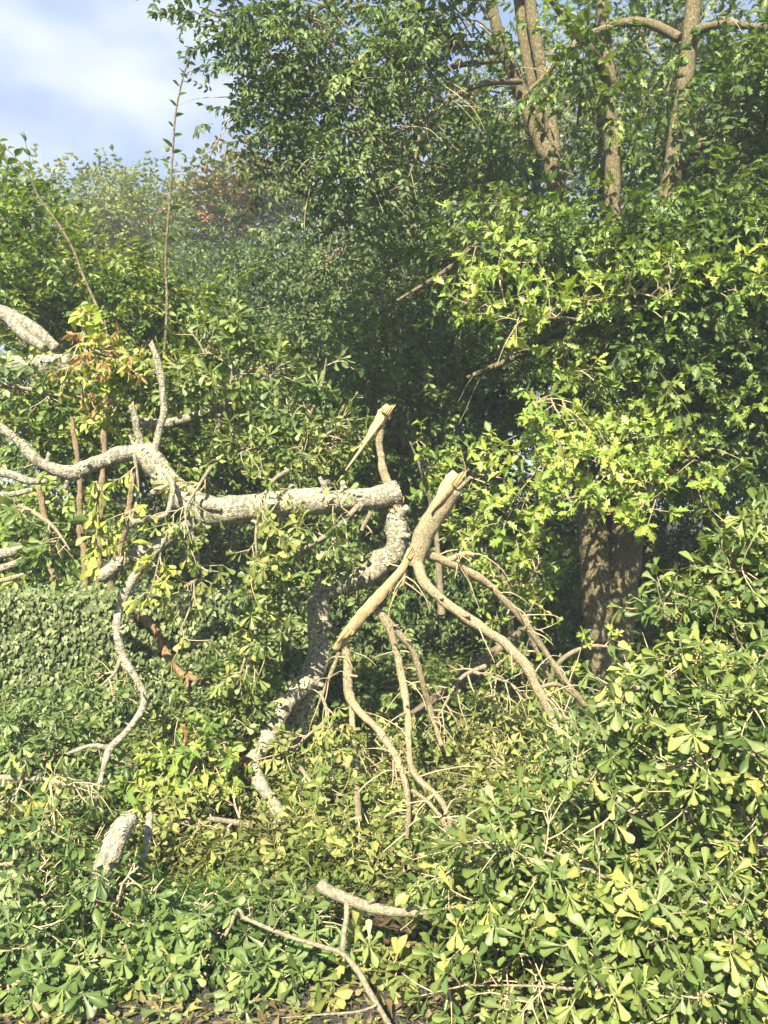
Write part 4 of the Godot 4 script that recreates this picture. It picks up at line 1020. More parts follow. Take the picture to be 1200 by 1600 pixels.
func loose(called: String, label: String, category: String, line: Array, mat: Material, o := {}) -> Node3D:
	var a: Array = line[0]
	var t := thing(called, label, category, Vector3(a[0], a[1], a[2]), o.get("group", ""))
	part(t, o.get("part", "stem"), limb_mesh(line, 12, o.get("rough", 0.18)), mat)
	var forks: Array = o.get("forks", [])
	for i in forks.size():
		part(t, "fork", limb_mesh(forks[i], 9, 0.16), mat, "", i)
	if o.get("lichen", 0.0) > 0.0:
		lichen(t, [line] + forks, o.lichen)
	for k in o.get("ends", []):
		var pts: Array = line.duplicate()
		if k == 0:
			pts.reverse()
		var e := end_of(pts)
		part(t, "broken_end", splinter_mesh(e[0], e[1], pts[-1][3] * 0.9, pts[-1][3] * o.get("jag", 1.2), e[1].cross(Vector3(0.3, 0.2, 1))), o.get("wood", M.wood), "", k)
	return t

func build_loose_wood() -> void:
	loose("fallen_log", "short lichen-crusted log half buried in leaves at lower left", "log", [[-1.039, 0.2, -3.069, 0.0425], [-1.023, 0.26, -3.078, 0.0450], [-1.007, 0.316, -3.116, 0.0455], [-0.989, 0.356, -3.181, 0.0367], [-0.975, 0.362, -3.218, 0.0322]], M.pale_bark, {"lichen": 900.0})
	loose("lichen_stick", "upright pale lichen stick beside the short log and grass tuft", "stick", [[-0.97, 0.058, -3.26, 0.0125], [-0.951, 0.167, -3.27, 0.0138], [-0.937, 0.255, -3.3, 0.0140], [-0.943, 0.339, -3.35, 0.0129]], M.pale_bark, {"lichen": 500.0})
	loose("fallen_branch", "bare grey branch lying across leaves at bottom centre", "branch", [[-0.217, 0.287, -2.821, 0.0186], [-0.172, 0.272, -2.793, 0.0184], [-0.107, 0.253, -2.774, 0.0183], [-0.032, 0.24, -2.755, 0.0174], [0.042, 0.237, -2.736, 0.0165], [0.125, 0.242, -2.717, 0.0157], [0.207, 0.218, -2.688, 0.0133]], M.twig_bark,
		{"lichen": 250.0, "forks": [[[-0.124, 0.253, -2.774, 0.0099], [-0.124, 0.214, -2.736, 0.0098], [-0.13, 0.185, -2.688, 0.0088], [-0.131, 0.143, -2.651, 0.0073]], [[0.115, 0.246, -2.717, 0.0089], [0.156, 0.28, -2.698, 0.0089], [0.186, 0.299, -2.688, 0.0081], [0.205, 0.318, -2.669, 0.0044]], [[-0.053, 0.253, -2.755, 0.0061], [-0.032, 0.277, -2.736, 0.0053]]]})
	loose("fallen_branch", "thin pale branch running down onto the road at bottom centre", "branch", [[-0.471, 0.208, -2.76, 0.0064], [-0.374, 0.2, -2.7, 0.0062], [-0.284, 0.198, -2.64, 0.0061], [-0.198, 0.204, -2.58, 0.0067], [-0.127, 0.207, -2.53, 0.0080], [-0.076, 0.191, -2.46, 0.0092], [-0.047, 0.157, -2.43, 0.0091], [-0.018, 0.146, -2.37, 0.0082], [0.021, 0.124, -2.3, 0.0066]], M.twig_bark,
		{"lichen": 160.0, "forks": [[[-0.467, 0.208, -2.76, 0.0064], [-0.488, 0.224, -2.78, 0.0064], [-0.51, 0.181, -2.76, 0.0072], [-0.525, 0.15, -2.75, 0.0063]], [[-0.355, 0.206, -2.68, 0.0031], [-0.336, 0.251, -2.66, 0.0025], [-0.31, 0.282, -2.65, 0.0015]], [[-0.022, 0.158, -2.35, 0.0041], [-0.072, 0.152, -2.33, 0.0034], [-0.178, 0.149, -2.32, 0.0027], [-0.283, 0.152, -2.3, 0.0016]]]})
	loose("torn_branch", "rust-brown torn branch with peeled bark in front of the ivy wall", "branch", [[-1.38, 0.973, -4.6, 0.0106], [-1.304, 0.958, -4.58, 0.0211], [-1.245, 0.898, -4.56, 0.0246], [-1.203, 0.813, -4.52, 0.0226], [-1.151, 0.744, -4.48, 0.0207], [-1.076, 0.689, -4.44, 0.0205], [-0.988, 0.667, -4.4, 0.0169], [-0.912, 0.658, -4.36, 0.0084]], M.red_bark,
		{"rough": 0.3, "ends": [0, 1], "forks": [[[-1.063, 0.688, -4.43, 0.0170], [-1.042, 0.636, -4.4, 0.0135], [-1.046, 0.584, -4.36, 0.0101]]], "wood": M.wound})
	loose("torn_branch", "thin rusty twig hooked upward amid the leaves left of centre", "branch", [[-1.35, 0.307, -4.1, 0.0095], [-1.231, 0.316, -4.05, 0.0125], [-1.132, 0.313, -4, 0.0123], [-1.035, 0.338, -3.98, 0.0107], [-0.969, 0.392, -3.96, 0.0091], [-0.941, 0.484, -3.96, 0.0091], [-0.96, 0.545, -3.96, 0.0122]], M.red_bark, {})
	loose("sawn_limb", "thick lichen-mottled limb poking in at the left edge", "limb", [[-2.488, 2.409, -4.9, 0.0603], [-2.262, 2.406, -4.9, 0.0641], [-2.073, 2.409, -4.9, 0.0678], [-1.922, 2.417, -4.9, 0.0678], [-1.839, 2.417, -4.9, 0.0641]], M.pale_bark, {"lichen": 420.0, "part": "limb", "ends": [1], "jag": 0.5})
	loose("grey_limb", "rough grey limb slanting down above the thick limb at left edge", "limb", [[-2.437, 2.807, -4.95, 0.0457], [-2.285, 2.738, -4.95, 0.0457], [-2.151, 2.673, -4.95, 0.0457], [-2.049, 2.609, -4.95, 0.0419], [-1.942, 2.521, -4.95, 0.0343]], M.pale_bark, {"lichen": 300.0, "part": "limb", "forks": [[[-2.247, 2.723, -4.95, 0.0343], [-2.13, 2.605, -4.9, 0.0339], [-1.998, 2.511, -4.9, 0.0264]]]})
	var k := 0
	for line in [[[-2.132, 1.77, -4.4, 0.0237], [-1.98, 1.746, -4.4, 0.0237], [-1.878, 1.712, -4.4, 0.0203], [-1.777, 1.712, -4.4, 0.0135]], [[-2.108, 1.634, -4.35, 0.0167], [-1.941, 1.644, -4.35, 0.0167], [-1.834, 1.667, -4.35, 0.0134]], [[-2.084, 1.325, -4.3, 0.0331], [-1.952, 1.338, -4.3, 0.0298], [-1.859, 1.368, -4.3, 0.0232]], [[-2.06, 1.239, -4.25, 0.0229], [-1.913, 1.275, -4.25, 0.0196], [-1.814, 1.321, -4.25, 0.0131]], [[-2.003, 1.188, -4.2, 0.0129], [-1.874, 1.22, -4.2, 0.0129], [-1.777, 1.25, -4.2, 0.0065]]]:
		loose("grey_limb", ["upper grey lichen branch end just below the forked limb at left edge", "thin grey branch end at left edge, second below the forked limb", "thickest grey branch end at left edge above the ivy wall", "grey branch end at left edge directly under the thickest one", "flat pale splinter of wood lowest above ivy at left edge"][k], "limb", line, M.pale_bark if k < 4 else M.smooth_bark, {"lichen": 160.0, "part": "limb"})
		k += 1
	loose("hidden_limb", "dim grey limb lying deep behind the hanging branches at centre right", "limb", [[0.163, 0.245, -5.3, 0.0285], [0.374, 0.366, -5.4, 0.0374], [0.592, 0.513, -5.5, 0.0381], [0.818, 0.667, -5.6, 0.0302], [1.008, 0.783, -5.7, 0.0219]], M.dark_bark, {"part": "limb"})
	loose("hidden_limb", "pale grey broken branch in shade behind the stubs at left", "limb", [[-1.528, 2.11, -5.2, 0.0320], [-1.4, 2.094, -5.2, 0.0360], [-1.24, 2.13, -5.2, 0.0280], [-1.08, 2.19, -5.2, 0.0160]], M.pale_bark, {"part": "limb"})

func build_boughs() -> void:
	var green := "fallen oak boughs heaped at lower left"
	var right := "fallen oak boughs heaped at the right"
	var brush := "fallen brush under the split limb"
	var mid := "fallen oak boughs in front of the ivy wall"
	var hung := "leafy oak boughs still hanging on the snapped limb"
	var base := {"leaf": "oak", "sides": 18, "side_len": 0.32, "twigs": 6, "twig_len": 0.12, "n": 9, "size": 0.063, "droop": 0.3, "parts": 110}
	var list := [
		# heap at the right, from the ground up
		["upper bough of the right heap, reaching towards the big trunk", right, [[[1.752, 1.017, -3.3, 0.0254], [1.405, 1.065, -3.15, 0.0194], [1.15, 1.104, -3.05, 0.0141], [1.015, 1.169, -3, 0.0069], [0.963, 1.229, -2.98, 0.0023]], [[1.405, 1.102, -3.15, 0.0145], [1.264, 1.24, -3.1, 0.0095], [1.15, 1.21, -3.05, 0.0047]]], {"sides": 17, "side_len": 0.19}],
		["topmost bough of the right heap, rising along the right edge", right, [[[1.723, 1.107, -3.2, 0.0246], [1.502, 1.312, -3.1, 0.0167], [1.373, 1.433, -3.05, 0.0094], [1.327, 1.527, -3, 0.0023]], [[1.526, 1.288, -3.1, 0.0143], [1.338, 1.319, -3, 0.0092], [1.225, 1.346, -2.95, 0.0045]]], {"sides": 14, "side_len": 0.17}],
		["bough with a pale bare stem pointing down left in the right heap", right, [[[1.645, 0.978, -3.1, 0.0215], [1.316, 1.051, -2.95, 0.0159], [1.052, 1.002, -2.85, 0.0110], [0.84, 0.947, -2.8, 0.0065], [0.77, 0.908, -2.78, 0.0021]]], {"sides": 18, "side_len": 0.2}],
		["bough at the right edge with yellow leaves at its tips", right, [[[1.572, 0.688, -2.8, 0.0194], [1.288, 0.761, -2.7, 0.0145], [1.088, 0.764, -2.62, 0.0101], [0.913, 0.697, -2.58, 0.0060]], [[1.308, 0.761, -2.7, 0.0125], [1.154, 0.89, -2.68, 0.0082], [1.019, 0.918, -2.65, 0.0041]]], {}],
		["bough in the middle of the right heap with grey-green rosettes", right, [[[1.375, 0.387, -2.75, 0.0190], [1.101, 0.491, -2.7, 0.0145], [0.872, 0.553, -2.7, 0.0104], [0.698, 0.619, -2.75, 0.0063], [0.603, 0.667, -2.8, 0.0022]]], {"sides": 18, "side_len": 0.26}],
		["wide bough low at right whose rosettes face the road", right, [[[1.36, 0.19, -2.6, 0.0180], [1.079, 0.295, -2.55, 0.0137], [0.814, 0.387, -2.52, 0.0097], [0.588, 0.471, -2.55, 0.0059], [0.44, 0.51, -2.6, 0.0040]], [[0.973, 0.324, -2.53, 0.0097], [0.773, 0.268, -2.45, 0.0075], [0.614, 0.247, -2.42, 0.0037]]], {"sides": 18, "parts": 150}],
		["left arm of the right heap hanging over the bare grey branch", right, [[[0.831, 0.221, -2.7, 0.0166], [0.618, 0.272, -2.68, 0.0124], [0.412, 0.292, -2.68, 0.0082], [0.249, 0.221, -2.7, 0.0042]], [[0.536, 0.282, -2.68, 0.0103], [0.377, 0.42, -2.72, 0.0063], [0.297, 0.488, -2.76, 0.0021]]], {"sides": 17, "parts": 150, "leaf": "oak"}],
		["lowest bough of the right heap spilling onto the road", right, [[[1.131, 0.08, -2.45, 0.0151], [0.894, 0.135, -2.42, 0.0112], [0.652, 0.154, -2.42, 0.0074], [0.433, 0.155, -2.45, 0.0038], [0.269, 0.127, -2.5, 0.0019]]], {"sides": 20, "parts": 150}],
		["bough in the bottom right corner nearest the camera", right, [[[1.32, 0.068, -2.35, 0.0145], [1.142, 0.194, -2.32, 0.0107], [0.955, 0.241, -2.3, 0.0071], [0.814, 0.205, -2.3, 0.0035]], [[1.16, 0.176, -2.32, 0.0107], [1.098, 0.323, -2.38, 0.0073], [1.024, 0.433, -2.42, 0.0037]]], {"sides": 16, "parts": 150}],
		["shaded bough between the right heap and the central brush", right, [[[1.238, 0.392, -3.5, 0.0215], [1.023, 0.527, -3.5, 0.0162], [0.862, 0.554, -3.5, 0.0108], [0.727, 0.5, -3.5, 0.0054]], [[1.077, 0.5, -3.5, 0.0135], [1.008, 0.701, -3.45, 0.0080], [1.072, 0.818, -3.4, 0.0026]]], {"leaf": "oak_green", "side_len": 0.16}],
		# heap at lower left
		["bough in the bottom left corner with drooping green rosettes", green, [[[-1.396, -0.058, -2.75, 0.0148], [-1.227, -0.005, -2.75, 0.0106], [-1.058, -0.015, -2.75, 0.0063], [-0.91, -0.068, -2.75, 0.0021]], [[-1.312, -0.026, -2.75, 0.0106], [-1.228, 0.081, -2.85, 0.0066], [-1.16, 0.122, -2.9, 0.0022]]], {"leaf": "oak_green", "droop": 0.75, "parts": 150}],
		["bough with drooping rosettes above the left end of the bare road", green, [[[-1.246, 0.05, -3, 0.0162], [-0.953, 0.098, -2.95, 0.0113], [-0.669, 0.1, -2.9, 0.0089], [-0.465, 0.066, -2.88, 0.0044]]], {"leaf": "oak_green", "droop": 0.75, "sides": 20, "parts": 150}],
		["low green bough fanned out just above the road edge", green, [[[-1.163, -0.044, -2.8, 0.0129], [-0.987, 0.015, -2.85, 0.0110], [-0.781, 0.033, -2.9, 0.0067], [-0.58, 0.011, -2.9, 0.0022]]], {"leaf": "oak_green", "droop": 0.7, "sides": 18, "parts": 150}],
		["green bough under the thin pale branch at bottom centre", green, [[[-0.61, 0.002, -3.05, 0.0141], [-0.392, -0.008, -3, 0.0115], [-0.183, -0.032, -2.98, 0.0069], [-0.023, -0.061, -2.95, 0.0023]], [[-0.415, -0.008, -3, 0.0092], [-0.361, -0.039, -2.93, 0.0068], [-0.268, -0.045, -2.9, 0.0022]]], {"leaf": "oak_green", "droop": 0.6, "parts": 130}],
		["shaded bough tucked behind the bare grey branch", green, [[[-0.478, -0.122, -3.45, 0.0159], [-0.235, -0.124, -3.4, 0.0131], [0, -0.151, -3.35, 0.0077], [0.228, -0.176, -3.3, 0.0025]]], {"leaf": "oak_green", "droop": 0.5, "sides": 18}],
		["bough at left edge with long drooping pale leaves above the corner heap", green, [[[-1.828, 0.387, -3.6, 0.0166], [-1.584, 0.417, -3.55, 0.0137], [-1.373, 0.414, -3.5, 0.0108], [-1.258, 0.372, -3.48, 0.0027]]], {"sides": 9, "side_len": 0.2, "twigs": 4, "droop": 1.1}],
		["bough at left edge between the pale drooping bough and the corner heap", green, [[[-1.701, 0.078, -3.3, 0.0178], [-1.472, 0.154, -3.3, 0.0127], [-1.244, 0.103, -3.3, 0.0076], [-1.11, 0.036, -3.28, 0.0025]], [[-1.574, 0.116, -3.3, 0.0127], [-1.354, 0.024, -3.2, 0.0074], [-1.145, 0.024, -3.1, 0.0024]]], {"leaf": "oak_green", "droop": 0.5}],
		# between the wall and the heaps
		["bough lying along the foot of the ivy wall at the left edge", mid, [[[-2.458, 0.321, -4.7, 0.0253], [-2.052, 0.382, -4.6, 0.0212], [-1.731, 0.373, -4.5, 0.0138], [-1.523, 0.338, -4.5, 0.0069]], [[-2.123, 0.382, -4.6, 0.0177], [-1.929, 0.298, -4.4, 0.0102], [-1.72, 0.26, -4.3, 0.0033]]], {"leaf": "oak_green", "side_len": 0.2}],
		["small dark bough hanging over the ivy wall's face", mid, [[[-1.356, 0.822, -4.3, 0.0132], [-1.373, 0.733, -4.25, 0.0098], [-1.422, 0.678, -4.2, 0.0065], [-1.486, 0.629, -4.2, 0.0032]]], {"leaf": "oak_green", "sides": 7, "side_len": 0.2, "droop": 0.5, "parts": 50}],
		["bough with lime leaves below the rust-brown torn branch", mid, [[[-0.602, 0.418, -4.6, 0.0212], [-0.796, 0.512, -4.5, 0.0173], [-1.015, 0.467, -4.4, 0.0135], [-1.205, 0.345, -4.35, 0.0067]], [[-0.9, 0.512, -4.5, 0.0138], [-0.865, 0.65, -4.5, 0.0104], [-0.692, 0.719, -4.5, 0.0035]]], {"leaf": "oak", "side_len": 0.19}],
		["bough with round pale leaves left of the torn trunk foot", mid, [[[-0.743, 0.322, -4.2, 0.0194], [-0.852, 0.367, -4.1, 0.0158], [-0.985, 0.319, -4, 0.0092], [-1.124, 0.213, -3.95, 0.0030]]], {"leaf": "broad", "size": 0.068, "side_len": 0.2, "twigs": 4}],
		["bough of small yellowish leaves above the grass tuft", mid, [[[-0.614, 0.118, -3.8, 0.0146], [-0.779, 0.165, -3.75, 0.0115], [-0.939, 0.155, -3.7, 0.0085], [-1.053, 0.127, -3.7, 0.0028]]], {"leaf": "oak_dry", "sides": 16, "side_len": 0.22, "n": 7, "size": 0.05}],
		["bough behind the short log with dark glossy leaves", mid, [[[-1.703, 0.099, -4.1, 0.0189], [-1.482, 0.131, -4.1, 0.0158], [-1.262, 0.194, -4.1, 0.0095], [-1.072, 0.225, -4.1, 0.0032]]], {"leaf": "oak_green", "side_len": 0.2}],
		["tangled bough right of the lower trunk piece", mid, [[[-0.332, 0.027, -3.6, 0.0166], [-0.485, 0.015, -3.5, 0.0135], [-0.61, 0.011, -3.45, 0.0080], [-0.706, -0.032, -3.4, 0.0026]], [[-0.437, 0.021, -3.55, 0.0109], [-0.318, -0.003, -3.45, 0.0080], [-0.209, -0.006, -3.4, 0.0026]]], {"leaf": "oak_dry", "size": 0.06, "side_len": 0.2}],
		# brush under the split limb
		["wilted brush left of the central thin stems", brush, [[[-0.145, 0.101, -4.71, 0.0217], [-0.372, 0.101, -4.83, 0.0186], [-0.531, 0.099, -4.6, 0.0106], [-0.631, 0.099, -4.1, 0.0032]], [[-0.297, 0.101, -4.83, 0.0149], [-0.308, 0.1, -4.01, 0.0093], [-0.37, 0.098, -3.7, 0.0028]]], {"leaf": "oak_dry", "sides": 24, "side_len": 0.2, "twig_len": 0.09, "twigs": 5, "n": 6, "size": 0.056, "pull": Vector3(0, 0.12, 0.1)}],
		["wilted brush among the central thin stems", brush, [[[0.258, 0.1, -4.19, 0.0193], [0.067, 0.101, -4.38, 0.0168], [-0.126, 0.099, -4.1, 0.0095], [-0.29, 0.1, -3.77, 0.0029]], [[0.067, 0.101, -4.38, 0.0135], [0, 0.127, -5, 0.0115], [-0.077, 0.281, -5, 0.0038]]], {"leaf": "oak_dry", "sides": 24, "side_len": 0.2, "twig_len": 0.09, "twigs": 5, "n": 6, "size": 0.056, "pull": Vector3(0, 0.12, 0.1)}],
		["wilted brush right of the central thin stems", brush, [[[0.967, 0.1, -4.19, 0.0193], [0.76, 0.099, -4.49, 0.0173], [0.484, 0.099, -4.49, 0.0104], [0.252, 0.099, -4.1, 0.0032]], [[0.691, 0.099, -4.49, 0.0138], [0.654, 0.165, -5, 0.0115], [0.538, 0.281, -5, 0.0038]]], {"leaf": "oak_dry", "sides": 24, "side_len": 0.2, "twig_len": 0.09, "twigs": 5, "n": 6, "size": 0.056, "pull": Vector3(0, 0.12, 0.1)}],
		["fine brush at the foot of the long curved limb", brush, [[[1.304, 0.101, -4.71, 0.0217], [1.106, 0.1, -4.96, 0.0191], [0.846, 0.165, -5, 0.0115], [0.615, 0.127, -5, 0.0038]], [[1, 0.127, -5, 0.0154], [0.823, 0.101, -4.28, 0.0099], [0.829, 0.099, -3.85, 0.0030]]], {"leaf": "oak_dry", "sides": 24, "side_len": 0.2, "twig_len": 0.09, "twigs": 5, "n": 6, "size": 0.056, "pull": Vector3(0, 0.12, 0.1)}],
		["brush of mixed green leaves above the bare grey branch", brush, [[[0.438, 0.099, -3.56, 0.0164], [0.219, 0.099, -3.56, 0.0137], [0, 0.1, -3.49, 0.0081], [-0.181, 0.098, -3.37, 0.0026]], [[0.219, 0.099, -3.56, 0.0110], [0.118, 0.099, -3.85, 0.0089], [0, 0.099, -3.93, 0.0030]]], {"leaf": "oak_dry", "sides": 24, "side_len": 0.2, "twig_len": 0.09, "twigs": 5, "n": 6, "size": 0.056, "pull": Vector3(0, 0.12, 0.1)}],
		["pale wilted spray hanging in front of the thin stems", brush, [[[-0.331, 0.624, -4.3, 0.0099], [-0.294, 0.504, -4.25, 0.0098], [-0.388, 0.419, -4.2, 0.0065], [-0.452, 0.355, -4.2, 0.0032]]], {"leaf": "oak_dry", "sides": 6, "side_len": 0.2, "droop": 0.6, "parts": 50, "size": 0.055}],
		["sparse spray of yellowish leaves in the shade behind the thin stems", brush, [[[0.615, 0.627, -5, 0.0154], [0.457, 0.56, -4.95, 0.0114], [0.339, 0.382, -4.9, 0.0075], [0.226, 0.193, -4.9, 0.0038]], [[0.533, 0.598, -4.95, 0.0114], [0.754, 0.532, -4.9, 0.0075], [0.867, 0.382, -4.9, 0.0038]]], {"leaf": "oak_dry", "sides": 12, "side_len": 0.3, "twigs": 3, "n": 6, "parts": 60}],
		# hanging on the snapped tree
		["large-leaved bough spreading above the horizontal limb", hung, [[[-1.018, 1.852, -4.9, 0.0226], [-0.923, 2.141, -4.8, 0.0185], [-0.759, 2.345, -4.7, 0.0145], [-0.572, 2.265, -4.65, 0.0072]], [[-0.942, 2.104, -4.8, 0.0148], [-1.096, 2.244, -4.75, 0.0110], [-1.121, 2.345, -4.7, 0.0036]], [[-0.877, 2.244, -4.75, 0.0146], [-0.832, 2.49, -4.7, 0.0108], [-0.85, 2.635, -4.7, 0.0036]]], {"leaf": "oak", "size": 0.088, "sides": 7, "side_len": 0.26, "twigs": 4}],
		["large-leaved bough tip standing up left of the upright stub", hung, [[[-0.49, 1.927, -4.9, 0.0188], [-0.406, 2.141, -4.8, 0.0148], [-0.347, 2.317, -4.75, 0.0110], [-0.325, 2.418, -4.7, 0.0036]], [[-0.448, 2.035, -4.85, 0.0112], [-0.615, 2.128, -4.7, 0.0072], [-0.68, 2.051, -4.65, 0.0036]]], {"leaf": "oak_green", "size": 0.088, "sides": 6, "side_len": 0.2, "twigs": 3, "parts": 60}],
		["lime bough just above the middle of the horizontal limb", hung, [[[-0.298, 1.699, -4.85, 0.0187], [-0.48, 1.845, -4.8, 0.0148], [-0.731, 1.915, -4.75, 0.0110], [-0.904, 1.875, -4.7, 0.0036]], [[-0.434, 1.749, -4.7, 0.0108], [-0.365, 1.952, -4.75, 0.0110], [-0.219, 2.062, -4.75, 0.0037]]], {"leaf": "oak", "sides": 12, "side_len": 0.25}],
		["bough drooping below the right part of the horizontal limb", hung, [[[-0.138, 1.585, -4.5, 0.0173], [-0.271, 1.448, -4.4, 0.0135], [-0.435, 1.349, -4.35, 0.0100], [-0.595, 1.252, -4.3, 0.0033]], [[-0.406, 1.347, -4.4, 0.0102], [-0.569, 1.215, -4.35, 0.0067], [-0.595, 1.12, -4.3, 0.0033]]], {"leaf": "oak", "sides": 10, "side_len": 0.17, "size": 0.075, "twigs": 4}],
		["thin bough trailing down left of the mottled trunk", hung, [[[-0.542, 1.245, -4.4, 0.0135], [-0.619, 1.048, -4.35, 0.0134], [-0.695, 0.855, -4.3, 0.0099], [-0.761, 0.657, -4.3, 0.0033]], [[-0.619, 1.048, -4.35, 0.0100], [-0.619, 0.881, -4.35, 0.0067], [-0.645, 0.789, -4.3, 0.0033]]], {"leaf": "oak", "sides": 9, "side_len": 0.14, "twigs": 3, "size": 0.065}],
		["dark large-leaved bough at the left edge under the thick limb", hung, [[[-2.229, 2.258, -4.6, 0.0177], [-1.995, 2.232, -4.55, 0.0140], [-1.8, 2.19, -4.5, 0.0104], [-1.654, 2.153, -4.48, 0.0034]]], {"leaf": "oak_green", "size": 0.082, "sides": 8, "side_len": 0.16, "twigs": 4, "parts": 70}],
		["dark bough of big rosettes at the left edge above the ivy wall", hung, [[[-1.82, 1.582, -4.15, 0.0128], [-1.703, 1.534, -4.1, 0.0126], [-1.604, 1.472, -4.05, 0.0093], [-1.508, 1.365, -4, 0.0031]]], {"leaf": "oak_green", "size": 0.085, "sides": 7, "side_len": 0.15, "twigs": 4, "parts": 80}],
		["yellow-lit chain of leaves hanging straight down at left", hung, [[[-1.364, 1.696, -3.95, 0.0061], [-1.358, 1.55, -3.95, 0.0061], [-1.367, 1.398, -3.95, 0.0046], [-1.376, 1.277, -3.95, 0.0030]]], {"leaf": "oak_lime", "sides": 16, "side_len": 0.03, "twigs": 1, "twig_len": 0.02, "n": 6, "size": 0.07, "droop": 1.6, "parts": 60, "from": 0.0}],
		["bright leaf spray dangling beside the curving lower branch", hung, [[[-1.079, 1.454, -4.15, 0.0064], [-1.117, 1.327, -4.15, 0.0064], [-1.149, 1.199, -4.15, 0.0048], [-1.175, 1.119, -4.15, 0.0032]]], {"leaf": "oak_lime", "sides": 5, "side_len": 0.08, "twigs": 2, "twig_len": 0.05, "n": 5, "size": 0.07, "droop": 0.6, "parts": 50, "from": 0.2}],
		["wilting bough draped over the middle of the horizontal limb", hung, [[[-0.513, 1.772, -4.45, 0.0137], [-0.595, 1.682, -4.3, 0.0099], [-0.654, 1.452, -4.25, 0.0065], [-0.63, 1.259, -4.2, 0.0032]]], {"leaf": "oak_dry", "sides": 8, "side_len": 0.16, "twigs": 4, "droop": 0.8, "parts": 50}],
		["yellowish bough dangling below the fork of the two lower limbs", hung, [[[-1.004, 1.45, -4.35, 0.0100], [-0.959, 1.285, -4.3, 0.0099], [-0.981, 1.092, -4.25, 0.0065], [-1.034, 0.936, -4.2, 0.0032]]], {"leaf": "oak_dry", "sides": 7, "side_len": 0.14, "twigs": 3, "droop": 0.9, "parts": 50}],
		["leafy bough crossing the upper forks left of the upright grey stub", hung, [[[-0.96, 2.141, -4.8, 0.0148], [-1.096, 2.244, -4.75, 0.0110], [-1.193, 2.382, -4.7, 0.0072], [-1.446, 2.382, -4.7, 0.0036]], [[-1.096, 2.244, -4.75, 0.0110], [-1.012, 2.418, -4.7, 0.0072], [-1.085, 2.562, -4.7, 0.0036]]], {"leaf": "oak", "sides": 7, "side_len": 0.2, "twigs": 4, "parts": 60, "size": 0.075}],
		["curtain of small leaves right of the mottled trunk under the bend", hung, [[[-0.075, 1.55, -4.85, 0.0149], [-0.131, 1.438, -4.85, 0.0112], [-0.149, 1.326, -4.85, 0.0075], [-0.151, 0.796, -4.9, 0.0038]]], {"leaf": "oak", "sides": 8, "side_len": 0.15, "twigs": 4, "droop": 0.5, "parts": 50, "size": 0.055}],
		["long limp bough laid across the wilted brush at centre left", brush, [[[-0.41, 0.288, -4.1, 0.0126], [-0.334, 0.243, -3.95, 0.0091], [-0.234, 0.118, -3.8, 0.0058], [-0.166, 0.055, -3.6, 0.0028]], [[-0.334, 0.243, -3.95, 0.0091], [-0.213, 0.183, -3.95, 0.0061], [-0.03, 0.14, -3.9, 0.0030]]], {"leaf": "oak_dry", "sides": 12, "side_len": 0.16, "twigs": 4, "droop": 0.5, "parts": 60}],
		["low bough along the road edge between bottom left corner and thin pale branch", green, [[[-0.905, -0.022, -2.8, 0.0108], [-0.706, 0.01, -2.78, 0.0086], [-0.529, 0.006, -2.75, 0.0063], [-0.356, -0.009, -2.72, 0.0021]]], {"leaf": "oak_green", "droop": 0.5, "sides": 12, "side_len": 0.2, "parts": 90}],
		["sprig of pale leaves lying on the road beside the thin pale branch", green, [[[-0.257, -0.043, -2.78, 0.0064], [-0.126, -0.052, -2.74, 0.0042], [0, -0.023, -2.72, 0.0031], [0.104, -0.028, -2.7, 0.0021]]], {"leaf": "oak_dry", "droop": 0.3, "sides": 7, "side_len": 0.12, "twigs": 3, "parts": 50}],
		["wilted spray with orange-brown leaves right of the thick limb's torn end", hung, [[[-1.663, 2.612, -4.6, 0.0106], [-1.592, 2.45, -4.5, 0.0087], [-1.438, 2.372, -4.45, 0.0068], [-1.337, 2.295, -4.4, 0.0034]], [[-1.592, 2.45, -4.5, 0.0087], [-1.626, 2.303, -4.45, 0.0068], [-1.591, 2.159, -4.4, 0.0034]]], {"leaf": "wilted", "sides": 7, "side_len": 0.12, "twigs": 3, "n": 6, "size": 0.06, "droop": 0.6, "parts": 50}],
		["pale wilted spray hanging below the left fork above the ivy wall", hung, [[[-1.305, 1.851, -4.35, 0.0100], [-1.273, 1.649, -4.3, 0.0083], [-1.308, 1.452, -4.25, 0.0065], [-1.341, 1.292, -4.2, 0.0032]]], {"leaf": "oak_lime", "sides": 6, "side_len": 0.12, "twigs": 3, "n": 6, "size": 0.062, "droop": 0.9, "parts": 40}],
		["green spray hanging across the start of the horizontal limb", hung, [[[-0.935, 1.792, -4.5, 0.0104], [-0.959, 1.682, -4.3, 0.0083], [-1.002, 1.55, -4.2, 0.0065], [-0.958, 1.39, -4.15, 0.0032]]], {"leaf": "oak", "sides": 6, "side_len": 0.13, "twigs": 3, "n": 7, "size": 0.068, "droop": 0.8, "parts": 40}],
		["light green low shrub growth before the big trunk", "undergrowth round the big trunk", [[[1.058, 0.238, -5.5, 0.0254], [1.101, 0.572, -5.3, 0.0163], [1.28, 0.71, -5.2, 0.0120], [1.471, 0.707, -5.1, 0.0039]], [[1.08, 0.47, -5.4, 0.0166], [0.917, 0.816, -5.3, 0.0122], [0.96, 1.03, -5.2, 0.0040]]], {"leaf": "lobed_lime", "sides": 5, "side_len": 0.18, "twigs": 3, "n": 6, "parts": 80}],
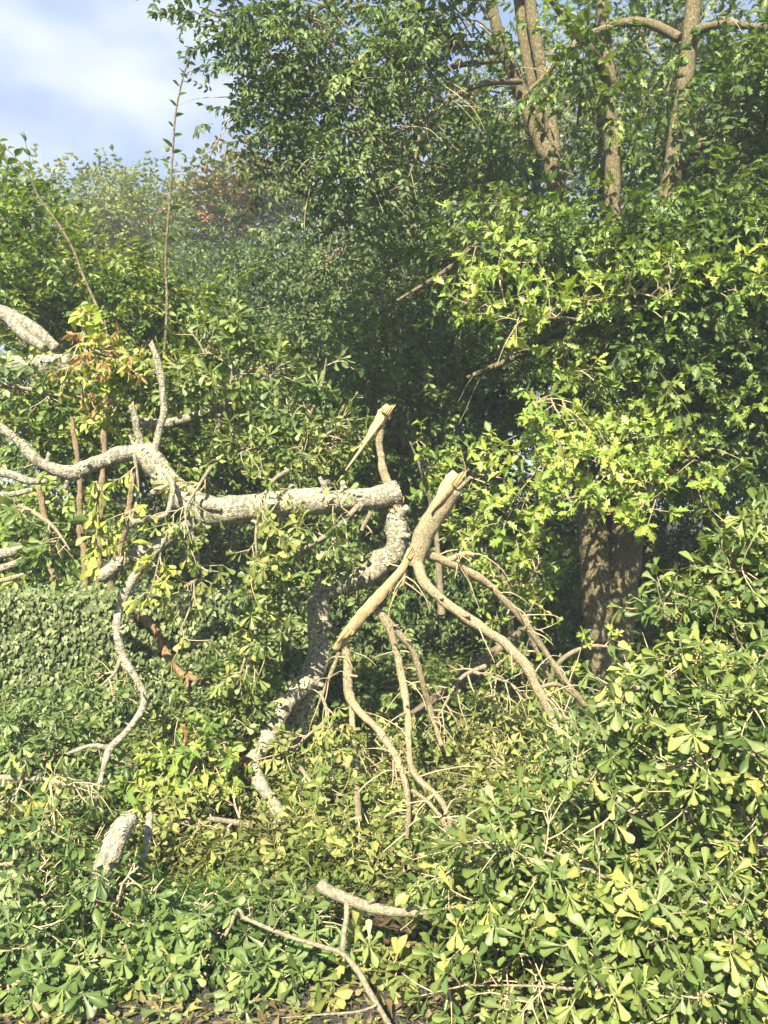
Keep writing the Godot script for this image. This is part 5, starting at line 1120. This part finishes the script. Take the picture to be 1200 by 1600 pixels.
		["green bush left of the big trunk, above the curved limbs", "undergrowth round the big trunk", [[[0.923, 0.35, -6, 0.0277], [0.892, 1.015, -5.8, 0.0178], [0.965, 1.287, -5.7, 0.0132], [1.077, 1.464, -5.6, 0.0043]], [[0.892, 0.97, -5.8, 0.0178], [0.702, 1.287, -5.7, 0.0132], [0.517, 1.421, -5.6, 0.0043]], [[0.892, 0.97, -5.8, 0.0178], [0.991, 1.119, -5.6, 0.0129], [1.058, 1.254, -5.5, 0.0042]]], {"leaf": "lobed_lime", "sides": 10, "side_len": 0.2, "twigs": 4, "n": 7}],
		["bush of rounded leaves above and right of the broken trunk top", "undergrowth round the big trunk", [[[0.388, 0.861, -5.6, 0.0258], [0.338, 1.465, -5.5, 0.0169], [0.249, 1.799, -5.4, 0.0125], [0.163, 1.998, -5.3, 0.0041]], [[0.338, 1.55, -5.5, 0.0169], [0.582, 1.799, -5.4, 0.0125], [0.693, 1.958, -5.3, 0.0041]]], {"leaf": "broad", "sides": 10, "side_len": 0.28, "twigs": 4, "n": 7, "size": 0.07}],
	]
	for b in list:
		var o: Dictionary = base.duplicate()
		o.merge(b[3], true)
		var called: String = "leafy_bough" if b[1] != brush else "wilted_bough"
		bough(called if not b[1].begins_with("under") else "low_shrub", b[0], "branch" if not b[1].begins_with("under") else "shrub", b[1], b[2], o)

func build_small() -> void:
	var t := thing("grass_tuft", "tuft of long green grass blades between leaves and sticks at lower left", "grass tuft", Vector3(-0.746, 0.164, -3.08))
	var acc := Acc.new()
	for i in 260:
		var at := t.position + Vector3(rng.randfn() * 0.09, 0, rng.randfn() * 0.08)
		at.y = ground_height(at.x, at.z)
		var d := (Vector3(rng.randfn() * 0.6, 1, rng.randfn() * 0.6)).normalized()
		var s := d.cross(rdir()).normalized() * rf(0.002, 0.0035)
		var l := rf(0.14, 0.30)
		var g := rf(0.7, 1.2)
		var c := Color(0.10 * g, 0.20 * g, 0.035 * g)
		var i0 := acc.v.size()
		for k in 5:
			var u := k / 4.0
			var p := at + d * l * u + Vector3(d.x, -0.6, d.z) * l * u * u * 0.45
			acc.vert(p - s * (1.0 - u * 0.9), c)
			acc.vert(p + s * (1.0 - u * 0.9), c)
			if k > 0:
				acc.quad(i0 + k * 2 - 2, i0 + k * 2, i0 + k * 2 + 1, i0 + k * 2 - 1)
	part(t, "blades", acc.mesh(), M.dull, "stuff")
